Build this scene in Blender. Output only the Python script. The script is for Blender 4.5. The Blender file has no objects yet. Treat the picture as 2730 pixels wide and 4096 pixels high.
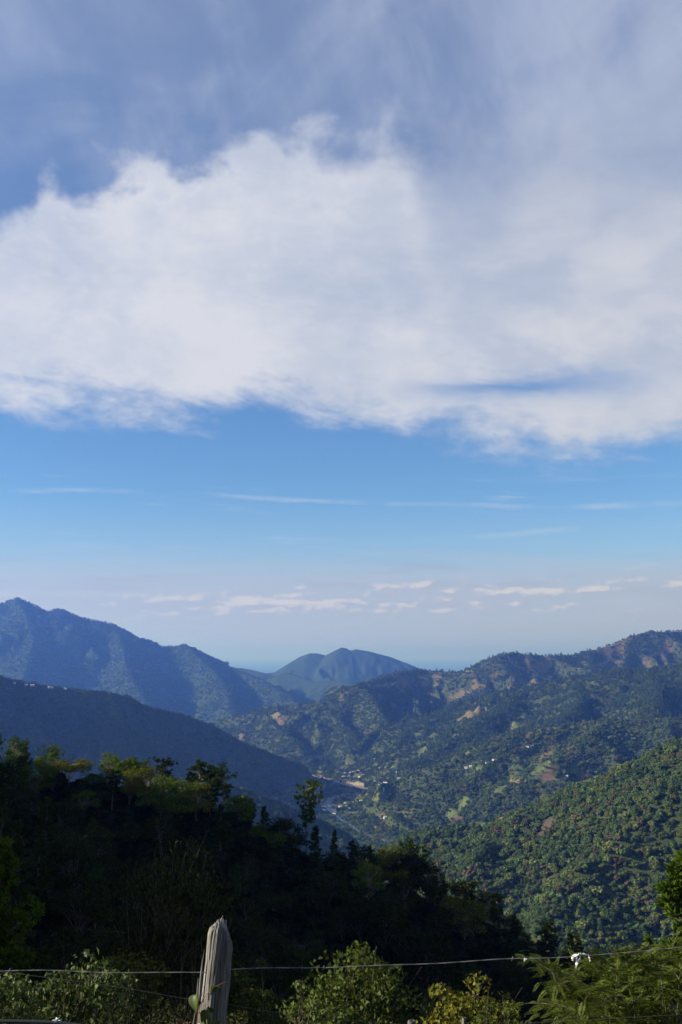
import bpy, bmesh, math, random
import numpy as np

# ------------------------------------------------------------------ camera, sky, sun, exposure
scene = bpy.context.scene
COL = scene.collection
R = math.radians
PW, PH, FPX = 2730.0, 4096.0, 3982.0          # photograph size and focal length in its pixels (35 mm lens)
HORIZON_ROW = 2620.0
PITCH = math.atan((HORIZON_ROW - PH / 2) / FPX)

cam_data = bpy.data.cameras.new('camera')
cam_data.sensor_fit = 'VERTICAL'
cam_data.sensor_height = 36.0
cam_data.sensor_width = 24.0
cam_data.lens = 36.0 * FPX / PH
cam_data.clip_start = 0.05
cam_data.clip_end = 400000.0
camera = bpy.data.objects.new('camera', cam_data)
camera.rotation_euler = (math.pi / 2 + PITCH, 0, 0)
COL.objects.link(camera)
scene.camera = camera

SUN_AZ = R(-98)      # measured from straight ahead (+Y), negative to the left
SUN_EL = R(22)
EXPOSURE = 1.0
SKY_STRENGTH = 0.050
sun_dir = (math.sin(SUN_AZ) * math.cos(SUN_EL), math.cos(SUN_AZ) * math.cos(SUN_EL), math.sin(SUN_EL))

class Nodes:
    """small helper for building node trees"""
    def __init__(self, tree):
        self.t = tree; self.n = tree.nodes; self.l = tree.links
        self.n.clear()
    def new(self, typ, **kw):
        node = self.n.new(typ)
        for k, v in kw.items(): setattr(node, k, v)
        return node
    def put(self, sock, v):
        if hasattr(v, 'is_output') or isinstance(v, bpy.types.NodeSocket): self.l.new(v, sock)
        else:
            if isinstance(v, (tuple, list)) and len(v) == 3 and getattr(sock, 'type', '') == 'RGBA': v = (*v, 1)
            sock.default_value = v
    def m(self, op, a, b=None, c=None, clamp=False):
        node = self.new('ShaderNodeMath', operation=op, use_clamp=clamp)
        for s, v in zip(node.inputs, (a, b, c)):
            if v is not None: self.put(s, v)
        return node.outputs[0]
    def add(self, a, b): return self.m('ADD', a, b)
    def sub(self, a, b): return self.m('SUBTRACT', a, b)
    def mul(self, a, b): return self.m('MULTIPLY', a, b)
    def smooth(self, x, lo, hi, a=0.0, b=1.0):
        node = self.new('ShaderNodeMapRange', interpolation_type='SMOOTHSTEP')
        for i, v in enumerate((x, lo, hi, a, b)): self.put(node.inputs[i], v)
        return node.outputs[0]
    def lin(self, x, lo, hi, a=0.0, b=1.0):
        node = self.new('ShaderNodeMapRange')
        for i, v in enumerate((x, lo, hi, a, b)): self.put(node.inputs[i], v)
        return node.outputs[0]
    def vec(self, x, y, z):
        node = self.new('ShaderNodeCombineXYZ')
        for s, v in zip(node.inputs, (x, y, z)): self.put(s, v)
        return node.outputs[0]
    def noise(self, vec, scale=1.0, detail=6.0, rough=0.55, dist=0.0, lac=2.0):
        node = self.new('ShaderNodeTexNoise')
        if vec is not None: self.l.new(vec, node.inputs['Vector'])
        for k, v in (('Scale', scale), ('Detail', detail), ('Roughness', rough), ('Distortion', dist), ('Lacunarity', lac)):
            self.put(node.inputs[k], v)
        return node.outputs['Fac']
    def mix(self, fac, a, b, blend='MIX'):
        node = self.new('ShaderNodeMix', data_type='RGBA', blend_type=blend)
        self.put(node.inputs[0], fac); self.put(node.inputs[6], a); self.put(node.inputs[7], b)
        return node.outputs[2]
    def curve(self, x, pts):
        """piecewise smooth curve of x through pts [(x, y), ...]"""
        x0, x1 = pts[0][0], pts[-1][0]
        y0, y1 = min(p[1] for p in pts), max(p[1] for p in pts)
        if y1 - y0 < 1e-6: y1 = y0 + 1e-6
        node = self.new('ShaderNodeFloatCurve')
        c = node.mapping.curves[0]
        q = [((a - x0) / (x1 - x0), (b - y0) / (y1 - y0)) for a, b in pts]
        c.points[0].location = q[0]; c.points[1].location = q[-1]
        for a in q[1:-1]: c.points.new(*a)
        node.mapping.update()
        self.put(node.inputs['Value'], self.lin(x, x0, x1))
        return self.lin(node.outputs[0], 0.0, 1.0, y0, y1)

def px_el(v):                  # elevation in radians of a photograph row on the middle column
    return PITCH + math.atan((PH / 2 - v) / FPX)
def px_azel(u, v):
    x, z = (u - PW / 2) / FPX, (PH / 2 - v) / FPX
    y, zz = math.cos(PITCH) - z * math.sin(PITCH), math.sin(PITCH) + z * math.cos(PITCH)
    return math.atan2(x, y), math.asin(zz / math.sqrt(x * x + y * y + zz * zz))

def build_world():
    w = bpy.data.worlds.new('World'); scene.world = w; w.use_nodes = True
    g = Nodes(w.node_tree)
    out = g.new('ShaderNodeOutputWorld'); bg = g.new('ShaderNodeBackground')
    g.l.new(bg.outputs[0], out.inputs[0]); bg.inputs[1].default_value = SKY_STRENGTH
    sky = g.new('ShaderNodeTexSky', sky_type='NISHITA', sun_disc=False)
    sky.sun_elevation = SUN_EL; sky.sun_rotation = SUN_AZ
    sky.altitude = 1500.0; sky.air_density = 1.0; sky.dust_density = 0.3; sky.ozone_density = 2.0
    base = g.mix(1.0, sky.outputs[0], (0.84, 1.16, 1.47), 'MULTIPLY')
    tc = g.new('ShaderNodeTexCoord')
    sep = g.new('ShaderNodeSeparateXYZ'); g.l.new(tc.outputs['Generated'], sep.inputs[0])
    x, y, z = sep.outputs
    az = g.m('ARCTAN2', x, y); el = g.m('ARCSINE', z)
    k = 2.0 ** -EXPOSURE / SKY_STRENGTH
    def c(r, gg, b): return (r * k, gg * k, b * k)
    base = g.mix(g.smooth(el, R(-1.0), R(9.5), 0.95, 0.0), base, c(0.47, 0.525, 0.665))
    # ---- the great bank of cloud between about 13 and 29 degrees
    lo = g.curve(az, [(a, e) for a, e in sorted([px_azel(-900, 1560)] + [px_azel(*p) for p in
        [(0, 1610), (350, 1650), (800, 1630), (1300, 1650), (1700, 1725), (2100, 1765), (2500, 1835), (2730, 1775), (3400, 1765)]])])
    hi = g.curve(az, [(a, e) for a, e in sorted([px_azel(-900, 950)] + [px_azel(*p) for p in
        [(0, 850), (300, 720), (560, 700), (720, 690), (900, 610), (1250, 560), (1600, 620), (1900, 640), (2100, 420), (2400, 300), (2730, 330), (3500, 300)]])])
    flat = g.vec(g.mul(az, 1.0), g.mul(el, 2.6), 0.0)
    n_big = g.noise(g.vec(az, g.mul(el, 1.6), 3.7), 5.0, 5.0, 0.5, 0.4)
    n_puff = g.noise(g.vec(az, g.mul(el, 1.15), 9.1), 14.0, 6.0, 0.52, 0.2)
    n_wisp = g.noise(g.vec(az, g.add(g.mul(el, 2.9), g.mul(az, 0.35)), 1.3), 8.0, 7.0, 0.60, 0.35)
    n_fine = g.noise(g.vec(az, g.mul(el, 1.8), 5.2), 55.0, 3.0, 0.6, 0.5)
    # lower rim: thin wisps; upper rim: puffs
    e_lo = g.add(el, g.add(g.mul(g.sub(n_wisp, 0.5), 0.105), g.mul(g.sub(n_fine, 0.5), 0.020)))
    up_edge = g.smooth(e_lo, g.sub(lo, 0.015), g.add(lo, 0.032))
    e_hi = g.add(el, g.add(g.mul(g.sub(n_puff, 0.5), 0.17), g.mul(g.sub(n_fine, 0.5), 0.016)))
    soft = g.curve(az, [(-0.5, 0.03), (-0.1, 0.026), (0.06, 0.05), (0.14, 0.18), (0.5, 0.20)])
    dn_edge = g.sub(1.0, g.smooth(e_hi, g.sub(hi, soft), g.add(hi, g.mul(soft, 0.5))))
    bank = g.mul(up_edge, dn_edge)
    thin = g.curve(az, [(-0.6, 0.95), (-0.1, 0.97), (0.05, 0.95), (0.2, 0.86), (0.6, 0.84)])
    thin = g.add(thin, g.mul(g.sub(n_big, 0.5), 0.60))
    thin = g.add(thin, g.mul(g.sub(n_wisp, 0.5), 0.55))
    bank = g.mul(bank, g.m('MINIMUM', g.m('MAXIMUM', thin, 0.0), 0.97))
    # a blue gap near the lower right rim
    ga, ge = px_azel(2080, 1545)
    gap = g.m('EXPONENT', g.mul(g.add(g.m('POWER', g.mul(g.sub(az, ga), 9.5), 2.0),
              g.m('POWER', g.mul(g.sub(g.add(el, g.mul(g.sub(n_wisp, 0.5), 0.05)), ge), 80.0), 2.0)), -1.0))
    bank = g.mul(bank, g.sub(1.0, g.mul(gap, 0.85)))
    # ---- veil of high thin cloud over the upper sky
    n_v = g.noise(g.vec(g.add(az, g.mul(el, -0.35)), g.mul(el, 1.4), 7.7), 4.2, 5.0, 0.55, 0.6)
    n_vs = g.noise(g.vec(g.add(g.mul(az, 3.0), g.mul(el, 1.2)), g.mul(el, 1.5), 2.2), 5.0, 5.0, 0.6, 0.3)
    veil = g.mul(g.smooth(g.add(g.mul(n_v, 0.7), g.mul(n_vs, 0.3)), 0.36, 0.72), g.smooth(el, R(20), R(30)))
    veil = g.add(g.mul(veil, 0.55), g.smooth(el, R(18), R(34), 0.0, 0.30))
    # ---- a few thin streaks at 7 to 10 degrees
    n_s = g.noise(g.vec(g.mul(az, 1.0), g.add(g.mul(el, 16.0), g.mul(az, 0.7)), 0.4), 8.0, 4.0, 0.55, 0.3)
    band = g.mul(g.smooth(el, R(4.5), R(6)), g.sub(1.0, g.smooth(el, R(9.2), R(10.5))))
    streak = g.mul(g.smooth(n_s, 0.58, 0.80), g.mul(band, 0.45))
    n_t = g.noise(g.vec(az, g.mul(el, 5.0), 2.9), 22.0, 4.0, 0.6, 0.4)
    def thread(pts, half, seed):
        line = g.curve(az, sorted(px_azel(u, v) for u, v in pts))
        off = g.m('ABSOLUTE', g.add(g.sub(el, line), g.mul(g.sub(n_t, 0.5), R(0.45))))
        return g.mul(g.sub(1.0, g.smooth(off, 0.0, half)), g.smooth(g.noise(g.vec(az, 0.0, seed), 11.0, 5.0, 0.6), 0.42, 0.72))
    t1 = thread([(-700, 1930), (0, 1958), (250, 1963), (640, 1968), (1000, 1990), (1350, 2008), (1700, 2018), (2300, 2030)], R(0.22), 6.6)
    t2 = thread([(900, 2190), (1600, 2165), (2000, 2142), (2350, 2112), (2730, 2098), (3400, 2070)], R(0.30), 1.7)
    streak = g.m('MAXIMUM', streak, g.mul(g.m('MAXIMUM', t1, g.mul(t2, 0.8)), 0.42))
    # ---- low row of small distant clouds at 2 to 5 degrees, their upper left sides lit
    low_top = g.curve(az, [(-0.6, R(3.6)), (-0.28, R(3.4)), (-0.1, R(4.3)), (0.06, R(4.9)), (0.3, R(4.9)), (0.6, R(4.9))])
    def heap(da, de):
        v1 = g.vec(g.add(az, da), g.mul(g.add(el, de), 4.6), 4.4); v2 = g.vec(g.add(az, da), g.mul(g.add(el, de), 2.0), 8.4)
        return g.add(g.mul(g.noise(v1, 9.0, 4.0, 0.5, 0.1), 0.68), g.mul(g.noise(v2, 42.0, 3.0, 0.55, 0.0), 0.32))
    h0 = heap(0.0, 0.0); h1 = heap(-0.004, R(0.22))
    rowy = g.mul(g.smooth(el, R(1.5), R(2.9)), g.sub(1.0, g.smooth(el, g.sub(low_top, R(0.9)), g.add(low_top, R(0.25)))))
    low = g.mul(g.smooth(h0, 0.36, 0.60), rowy)
    rim = g.mul(g.smooth(g.sub(h0, h1), 0.005, 0.075), g.smooth(h0, 0.46, 0.53))
    n_l2 = g.noise(g.vec(az, g.mul(el, 12.0), 6.1), 8.0, 4.0, 0.5, 0.1)
    dark = g.mul(g.smooth(n_l2, 0.52, 0.66), g.mul(g.smooth(el, R(2.2), R(3.0)), g.sub(1.0, g.smooth(el, R(4.8), R(5.6)))))
    # ---- colours in sky units
    shade = g.smooth(g.add(g.mul(n_big, 0.45), g.add(g.mul(n_puff, 0.40), g.mul(n_fine, 0.15))), 0.38, 0.62)
    bright = g.curve(az, [(-0.5, 1.0), (-0.2, 1.0), (0.1, 0.97), (0.3, 0.92), (0.6, 0.92)])
    bank_col = g.mix(shade, c(0.57, 0.62, 0.73), c(0.72, 0.735, 0.795))
    bank_col = g.mix(1.0, bank_col, g.vec(bright, bright, bright), 'MULTIPLY')
    col = g.mix(veil, base, c(0.46, 0.525, 0.69))
    col = g.mix(streak, col, c(0.60, 0.68, 0.80))
    col = g.mix(g.mul(dark, 0.7), col, c(0.37, 0.43, 0.57))
    col = g.mix(g.mul(g.mul(g.smooth(el, R(0.2), R(1.6)), g.sub(1.0, g.smooth(g.add(el, g.mul(g.sub(n_l2, 0.5), R(3.0))), R(3.6), R(6.2)))), 0.6), col, c(0.47, 0.515, 0.64))
    low_col = g.mix(rim, c(0.45, 0.495, 0.63), c(0.75, 0.73, 0.77))
    col = g.mix(g.mul(low, 0.74), col, low_col)
    col = g.mix(bank, col, bank_col)
    g.l.new(col, bg.inputs[0])
    w.cycles.sampling_method = 'MANUAL'; w.cycles.sample_map_resolution = 1024

build_world()

sun_data = bpy.data.lights.new('sun', 'SUN')
sun_data.energy = 5.0; sun_data.angle = R(0.53); sun_data.color = (1.0, 0.91, 0.78)
sun = bpy.data.objects.new('sun', sun_data); COL.objects.link(sun)
sun.location = (-60, 0, 60)
from mathutils import Vector
sun.rotation_euler = Vector(sun_dir).to_track_quat('Z', 'Y').to_euler()

vs = scene.view_settings
vs.view_transform = 'Standard'; vs.look = 'None'; vs.exposure = EXPOSURE; vs.gamma = 1.0; vs.use_curve_mapping = False
cy = scene.cycles
cy.use_denoising = True
cy.max_bounces = 5; cy.diffuse_bounces = 2; cy.glossy_bounces = 2; cy.transmission_bounces = 3
cy.transparent_max_bounces = 4; cy.volume_bounces = 1
cy.sample_clamp_indirect = 4.0
cy.use_adaptive_sampling = False

# ------------------------------------------------------------------ small tools
rng = np.random.default_rng(7)
_perm = np.random.default_rng(11).permutation(512).astype(np.int64)
_ang = np.random.default_rng(12).uniform(0, 2 * np.pi, 512)
_gx, _gy = np.cos(_ang), np.sin(_ang)
def pnoise(x, y, seed=0):
    xi = np.floor(x).astype(np.int64); yi = np.floor(y).astype(np.int64)
    xf, yf = x - xi, y - yi
    u = xf * xf * xf * (xf * (xf * 6 - 15) + 10); v = yf * yf * yf * (yf * (yf * 6 - 15) + 10)
    def gr(ix, iy, dx, dy):
        h = _perm[(_perm[(ix + seed * 37) & 511] + iy * 3 + seed) & 511]
        return _gx[h] * dx + _gy[h] * dy
    a = gr(xi, yi, xf, yf); b = gr(xi + 1, yi, xf - 1, yf)
    c = gr(xi, yi + 1, xf, yf - 1); d = gr(xi + 1, yi + 1, xf - 1, yf - 1)
    return (a + u * (b - a) + v * (c - a + u * (a - b - c + d))) * 1.5
def fbm(x, y, octaves=4, seed=0, gain=0.5):
    s = 0.0; a = 1.0; f = 1.0; t = 0.0
    for i in range(octaves):
        s = s + a * pnoise(x * f + 13.7 * i, y * f - 7.1 * i, seed + i); t += a; a *= gain; f *= 2.03
    return s / t
def ridged(x, y, octaves=4, seed=0, gain=0.5):
    s = 0.0; a = 1.0; f = 1.0; t = 0.0
    for i in range(octaves):
        s = s + a * (1 - 2 * np.abs(pnoise(x * f + 5.3 * i, y * f + 9.9 * i, seed + i))); t += a; a *= gain; f *= 2.03
    return s / t
def sstep(x, a, b):
    t = np.clip((x - a) / (b - a), 0, 1); return t * t * (3 - 2 * t)

def px_ray(u, v):
    x, z = (u - PW / 2) / FPX, (PH / 2 - v) / FPX
    y = math.cos(PITCH) - z * math.sin(PITCH); zz = math.sin(PITCH) + z * math.cos(PITCH)
    return x / y, zz / y                          # X and Z per metre of depth Y
def px_at(u, v, depth):
    a, b = px_ray(u, v); return (a * depth, depth, b * depth)
def to_px(X, Y, Z):
    c, s = math.cos(PITCH), math.sin(PITCH)
    f = Y * c + Z * s; up = -Y * s + Z * c
    return PW / 2 + FPX * X / f, PH / 2 - FPX * up / f

def mesh_from(name, verts, faces, smooth=False):
    """verts (n,3); faces (m,k) of one size or a list of such arrays"""
    me = bpy.data.meshes.new(name)
    verts = np.asarray(verts, np.float32)
    if not isinstance(faces, list): faces = [faces]
    faces = [np.asarray(f, np.int32) for f in faces if len(f)]
    nl = sum(f.size for f in faces); nf = sum(len(f) for f in faces)
    me.vertices.add(len(verts)); me.vertices.foreach_set('co', verts.ravel())
    if nf:
        me.loops.add(nl); me.polygons.add(nf)
        me.loops.foreach_set('vertex_index', np.concatenate([f.ravel() for f in faces]))
        sizes = np.concatenate([np.full(len(f), f.shape[1], np.int32) for f in faces])
        start = np.concatenate([[0], np.cumsum(sizes)[:-1]]).astype(np.int32)
        me.polygons.foreach_set('loop_start', start)
        me.polygons.foreach_set('use_smooth', np.full(nf, smooth, dtype=bool))
    me.update(calc_edges=True)
    return me
def link(name, me, mat=None, parent=None):
    o = bpy.data.objects.new(name, me)
    COL.objects.link(o)
    if mat is not None and me is not None and len(me.materials) == 0: me.materials.append(mat)
    if parent is not None: o.parent = parent
    return o
def empty(name, loc, rz=0.0, scale=1.0):
    o = bpy.data.objects.new(name, None); COL.objects.link(o)
    o.empty_display_size = 0.2; o.location = loc; o.rotation_euler = (0, 0, rz)
    o.scale = scale if isinstance(scale, (tuple, list)) else (scale,) * 3
    return o
def tag(o, label=None, category=None, group=None, kind=None):
    if label: o['label'] = label
    if category: o['category'] = category
    if group: o['group'] = group
    if kind: o['kind'] = kind
    return o
class Geo:
    """collects pieces of geometry for one mesh"""
    def __init__(self): self.v = []; self.f = {}; self.n = 0
    def put(self, verts, faces):
        verts = np.asarray(verts, float); faces = np.asarray(faces, int)
        self.f.setdefault(faces.shape[1], []).append(faces + self.n); self.v.append(verts); self.n += len(verts)
    def tube(self, pts, radii, sides=8, caps=True):
        pts = np.asarray(pts, float); n = len(pts)
        radii = np.broadcast_to(np.asarray(radii, float), (n,))
        tan = np.gradient(pts, axis=0); tan /= np.linalg.norm(tan, axis=1)[:, None] + 1e-9
        ref = np.array([0, 0, 1.0]) if abs(tan[:, 2]).mean() < 0.8 else np.array([1.0, 0, 0])
        a = np.cross(tan, ref); a /= np.linalg.norm(a, axis=1)[:, None] + 1e-9
        b = np.cross(tan, a)
        th = np.linspace(0, 2 * np.pi, sides, endpoint=False)
        ring = pts[:, None] + radii[:, None, None] * (np.cos(th)[None, :, None] * a[:, None] + np.sin(th)[None, :, None] * b[:, None])
        i = np.arange(n - 1)[:, None] * sides; j = np.arange(sides)[None]; k = (j + 1) % sides
        q = np.stack([i + j, i + sides + j, i + sides + k, i + k], -1).reshape(-1, 4)
        self.put(ring.reshape(-1, 3), q)
        if caps:
            self.f.setdefault(sides, []).append(np.array([np.arange(sides)]) + self.n - n * sides)
            self.f[sides].append(np.array([np.arange(sides)[::-1]]) + self.n - sides)
    def box(self, c, s, rz=0.0):
        p = np.array([[x, y, z] for z in (-.5, .5) for y in (-.5, .5) for x in (-.5, .5)]) * np.asarray(s)
        ca, sa = math.cos(rz), math.sin(rz)
        p = np.stack([p[:, 0] * ca - p[:, 1] * sa, p[:, 0] * sa + p[:, 1] * ca, p[:, 2]], 1) + np.asarray(c)
        self.put(p, [[0, 2, 3, 1], [4, 5, 7, 6], [0, 1, 5, 4], [2, 6, 7, 3], [0, 4, 6, 2], [1, 3, 7, 5]])
    def mesh(self, name, smooth=False):
        return mesh_from(name, np.concatenate(self.v), [np.concatenate(x) for x in self.f.values()], smooth)

def material(name):
    m = bpy.data.materials.new(name); m.use_nodes = True
    return m, Nodes(m.node_tree)
def surface(g, color, rough=0.8, spec=0.2, bump=None, bump_strength=0.3, bump_dist=0.1, **kw):
    out = g.new('ShaderNodeOutputMaterial'); p = g.new('ShaderNodeBsdfPrincipled')
    g.put(p.inputs['Base Color'], color); g.put(p.inputs['Roughness'], rough); g.put(p.inputs['Specular IOR Level'], spec)
    for k, v in kw.items(): g.put(p.inputs[k], v)
    if bump is not None:
        b = g.new('ShaderNodeBump'); b.inputs['Strength'].default_value = bump_strength; b.inputs['Distance'].default_value = bump_dist
        g.put(b.inputs['Height'], bump); g.l.new(b.outputs[0], p.inputs['Normal'])
    g.l.new(p.outputs[0], out.inputs[0])
    return p
def leaf_shader(g, color, translucent=0.25, rough=0.6, gloss=0.0):
    out = g.new('ShaderNodeOutputMaterial')
    d = g.new('ShaderNodeBsdfDiffuse'); t = g.new('ShaderNodeBsdfTranslucent'); mx = g.new('ShaderNodeMixShader')
    g.put(d.inputs[0], color); g.put(t.inputs[0], color); mx.inputs[0].default_value = translucent
    g.l.new(d.outputs[0], mx.inputs[1]); g.l.new(t.outputs[0], mx.inputs[2])
    last = mx.outputs[0]
    if gloss > 0:
        gl = g.new('ShaderNodeBsdfGlossy'); gl.inputs['Roughness'].default_value = rough
        gl.inputs[0].default_value = (1, 1, 1, 1)
        m2 = g.new('ShaderNodeMixShader'); m2.inputs[0].default_value = gloss
        g.l.new(last, m2.inputs[1]); g.l.new(gl.outputs[0], m2.inputs[2]); last = m2.outputs[0]
    g.l.new(last, out.inputs[0])

# ------------------------------------------------------------------ the lie of the land
# Crest lines are given as photograph pixels with a depth in metres (or as plain metres where out of frame).
def P(*t): return [px_at(*p) if len(p) == 3 else p for p in t]
def M(*t): return list(t)
RIDGES = []
def ridge(region, pts, slope, rnd=20.0, spur=0.35, wave=500.0, rough=0.10, cap=70.0, jag=6.0, minor=0.0):
    RIDGES.append(dict(region=region, pts=np.array(pts, float), slope=slope, rnd=rnd, spur=spur, wave=wave, rough=rough, cap=cap, jag=jag, minor=minor))

# near spur whose wooded crest crosses the picture
ridge('near_spur', M((-640, 150, 140), (-420, 175, 66), (-270, 195, 26), (-170, 205, 2), (-115, 210, -10)) +
      P((0, 3150, 210), (400, 3195, 205), (700, 3260, 200), (900, 3335, 200), (1060, 3420, 202), (1240, 3495, 206), (1500, 3580, 215), (1750, 3675, 226), (2000, 3795, 238), (2200, 3885, 246), (2440, 3995, 256), (2730, 4135, 270), (3200, 4375, 300)),
      0.62, rnd=5.0, spur=0.18, wave=45.0, rough=0.10, cap=4.0, jag=0.6)
# unseen shoulder added beyond the left edge to keep the gully in shade
ridge('near_spur', M((-700, 50, 240), (-450, 85, 160), (-300, 105, 104), (-160, 120, 38), (-80, 132, -16)), 0.62, rnd=8.0, spur=0.1, wave=60.0, rough=0.08, cap=3.0, jag=0.6)
# ridge in shade on the left, running down to the river
ridge('shaded_ridge', P((-1500, 2350, 2600), (-500, 2560, 2900), (-120, 2640, 3100), (20, 2712, 3250), (170, 2742, 3300), (300, 2758, 3340), (430, 2768, 3380), (520, 2788, 3420), (570, 2820, 3460), (730, 2858, 3560), (850, 2898, 3660), (930, 2948, 3740), (1040, 2998, 3860), (1160, 3043, 4000), (1260, 3072, 4120), (1310, 3095, 4200)),
      0.95, rnd=10, spur=0.30, wave=300, rough=0.09, cap=30, jag=4, minor=0.25)
ridge('shaded_ridge', P((800, 3110, 2150), (930, 3150, 2180), (1050, 3200, 2220), (1150, 3270, 2260)), 0.5, rnd=25, spur=0.25, wave=260, rough=0.12, cap=30, jag=5)
# mountain on the far left
ridge('left_mountain', P((-1400, 2330, 10000), (-500, 2400, 9500), (-150, 2440, 9200), (0, 2418, 9000), (72, 2390, 9000), (130, 2415, 9000), (185, 2446, 9000), (235, 2434, 9000), (330, 2470, 9000), (450, 2496, 9000),
        (540, 2554, 9000), (600, 2560, 9000), (640, 2587, 9000), (690, 2586, 9000), (735, 2577, 9000), (790, 2600, 8950), (850, 2638, 8900), (900, 2664, 8800), (970, 2690, 8600), (1040, 2718, 8300), (1120, 2765, 7900), (1190, 2810, 7500), (1250, 2860, 7200)),
      0.60, rnd=8, spur=0.40, wave=700, rough=0.2, cap=110, jag=8, minor=0.28)
ridge('left_mountain', P((72, 2390, 9000), (110, 2470, 8600), (135, 2560, 8200), (100, 2680, 7600), (60, 2800, 7000)), 0.62, rnd=8, spur=0.35, wave=700, rough=0.2, cap=90, jag=14, minor=0.2)
ridge('left_mountain', P((450, 2496, 9000), (490, 2580, 8500), (510, 2680, 7900), (560, 2780, 7300), (640, 2880, 6700)), 0.62, rnd=8, spur=0.35, wave=700, rough=0.2, cap=90, jag=14, minor=0.2)
ridge('left_mountain', P((735, 2577, 9000), (850, 2680, 8300), (910, 2770, 7600), (930, 2860, 7000)), 0.62, rnd=8, spur=0.35, wave=700, rough=0.2, cap=90, jag=14, minor=0.2)
ridge('left_mountain', P((235, 2434, 9000), (262, 2500, 8750), (318, 2585, 8450)), 0.66, rnd=8, spur=0.35, wave=700, rough=0.2, cap=90, jag=14, minor=0.2)
# low far ridge behind it, then the double hump in the middle
ridge('far_ridge', P((700, 2640, 10750), (920, 2668, 10750), (1000, 2678, 10664), (1060, 2694, 10492), (1130, 2716, 10320), (1220, 2745, 10148), (1330, 2775, 9890)), 0.4, rnd=50, spur=0.4, wave=900, rough=0.12, cap=80, jag=10, minor=0.2)
ridge('middle_mountain', P((1000, 2705, 11520), (1090, 2690, 11520), (1140, 2680, 11520), (1168, 2660, 11520), (1190, 2634, 11520), (1203, 2626, 11520), (1240, 2613, 11520), (1272, 2614, 11520), (1302, 2622, 11520), (1335, 2605, 11520), (1366, 2590, 11520), (1386, 2593, 11520), (1401, 2604, 11520), (1422, 2597, 11520), (1480, 2606, 11520), (1560, 2627, 11520), (1620, 2650, 11520), (1680, 2674, 11520), (1800, 2720, 11520)),
      0.62, rnd=6, spur=0.22, wave=900, rough=0.12, cap=90, jag=8, minor=0.12)
ridge('middle_mountain', P((1150, 2690, 9720), (1250, 2725, 9360), (1330, 2720, 9216), (1400, 2735, 9000), (1500, 2730, 9000)), 0.4, rnd=6, spur=0.4, wave=900, rough=0.12, cap=80, jag=10, minor=0.2)
# right: the high far ridge
ridge('right_far_ridge', P((1440, 2745, 5300), (1490, 2722, 5500), (1540, 2704, 5700), (1600, 2688, 5800), (1690, 2683, 5900), (1830, 2692, 5900), (1890, 2686, 5900), (1945, 2662, 5900), (1972, 2626, 5900), (2010, 2616, 5900), (2090, 2614, 5950), (2170, 2625, 6000), (2280, 2622, 6050), (2350, 2602, 6100), (2450, 2582, 6200), (2505, 2552, 6250), (2570, 2537, 6300), (2650, 2529, 6350), (2730, 2524, 6400), (2900, 2500, 6500), (3600, 2400, 7000)),
      0.52, rnd=10, spur=0.81, wave=520, rough=0.2, cap=60, jag=7, minor=0.42)
# pyramid hill and the wooded low hill left of it
ridge('pyramid_hill', P((840, 2905, 5600), (930, 2870, 5500), (1050, 2838, 5450), (1200, 2822, 5350), (1300, 2800, 5250), (1375, 2780, 5200), (1410, 2752, 5200), (1442, 2738, 5200), (1490, 2752, 5300), (1600, 2735, 5600)), 0.62, rnd=10, spur=0.61, wave=330, rough=0.18, cap=40, jag=5, minor=0.42)
ridge('pyramid_hill', P((1442, 2738, 5200), (1490, 2800, 5000), (1540, 2880, 4750), (1580, 2960, 4500)), 0.70, rnd=10, spur=0.54, wave=260, rough=0.14, cap=40, jag=5, minor=0.42)
ridge('pyramid_hill', P((1300, 2800, 5250), (1345, 2870, 4950), (1420, 2950, 4650)), 0.66, rnd=10, spur=0.54, wave=260, rough=0.14, cap=40, jag=5, minor=0.42)
ridge('pyramid_hill', P((1050, 2838, 5450), (1110, 2910, 5050), (1200, 2990, 4650)), 0.62, rnd=10, spur=0.54, wave=260, rough=0.14, cap=40, jag=5, minor=0.42)
# dark pine hill, upper right
ridge('pine_hill', P((3600, 2560, 4600), (2900, 2640, 4400), (2730, 2660, 4300), (2560, 2684, 4300), (2480, 2678, 4350), (2380, 2695, 4380), (2280, 2714, 4400), (2100, 2752, 4500), (1950, 2782, 4600), (1830, 2815, 4600), (1700, 2890, 4500), (1600, 2970, 4350), (1540, 3030, 4250)),
      0.52, rnd=10, spur=0.81, wave=330, rough=0.18, cap=45, jag=6, minor=0.42)
ridge('pine_hill', P((2300, 2712, 4400), (2330, 2790, 4050), (2290, 2860, 3800), (2200, 2900, 3650)), 0.55, rnd=10, spur=0.61, wave=260, rough=0.16, cap=40, jag=6, minor=0.42)
ridge('pine_hill', P((2100, 2752, 4500), (2040, 2830, 4200), (1900, 2900, 3950), (1780, 2990, 3800), (1650, 3060, 3700)), 0.5, rnd=10, spur=0.61, wave=260, rough=0.16, cap=40, jag=6, minor=0.42)
ridge('pine_hill', P((2600, 2680, 4300), (2640, 2760, 3900), (2610, 2830, 3600)), 0.55, rnd=10, spur=0.61, wave=260, rough=0.16, cap=40, jag=6, minor=0.42)
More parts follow.
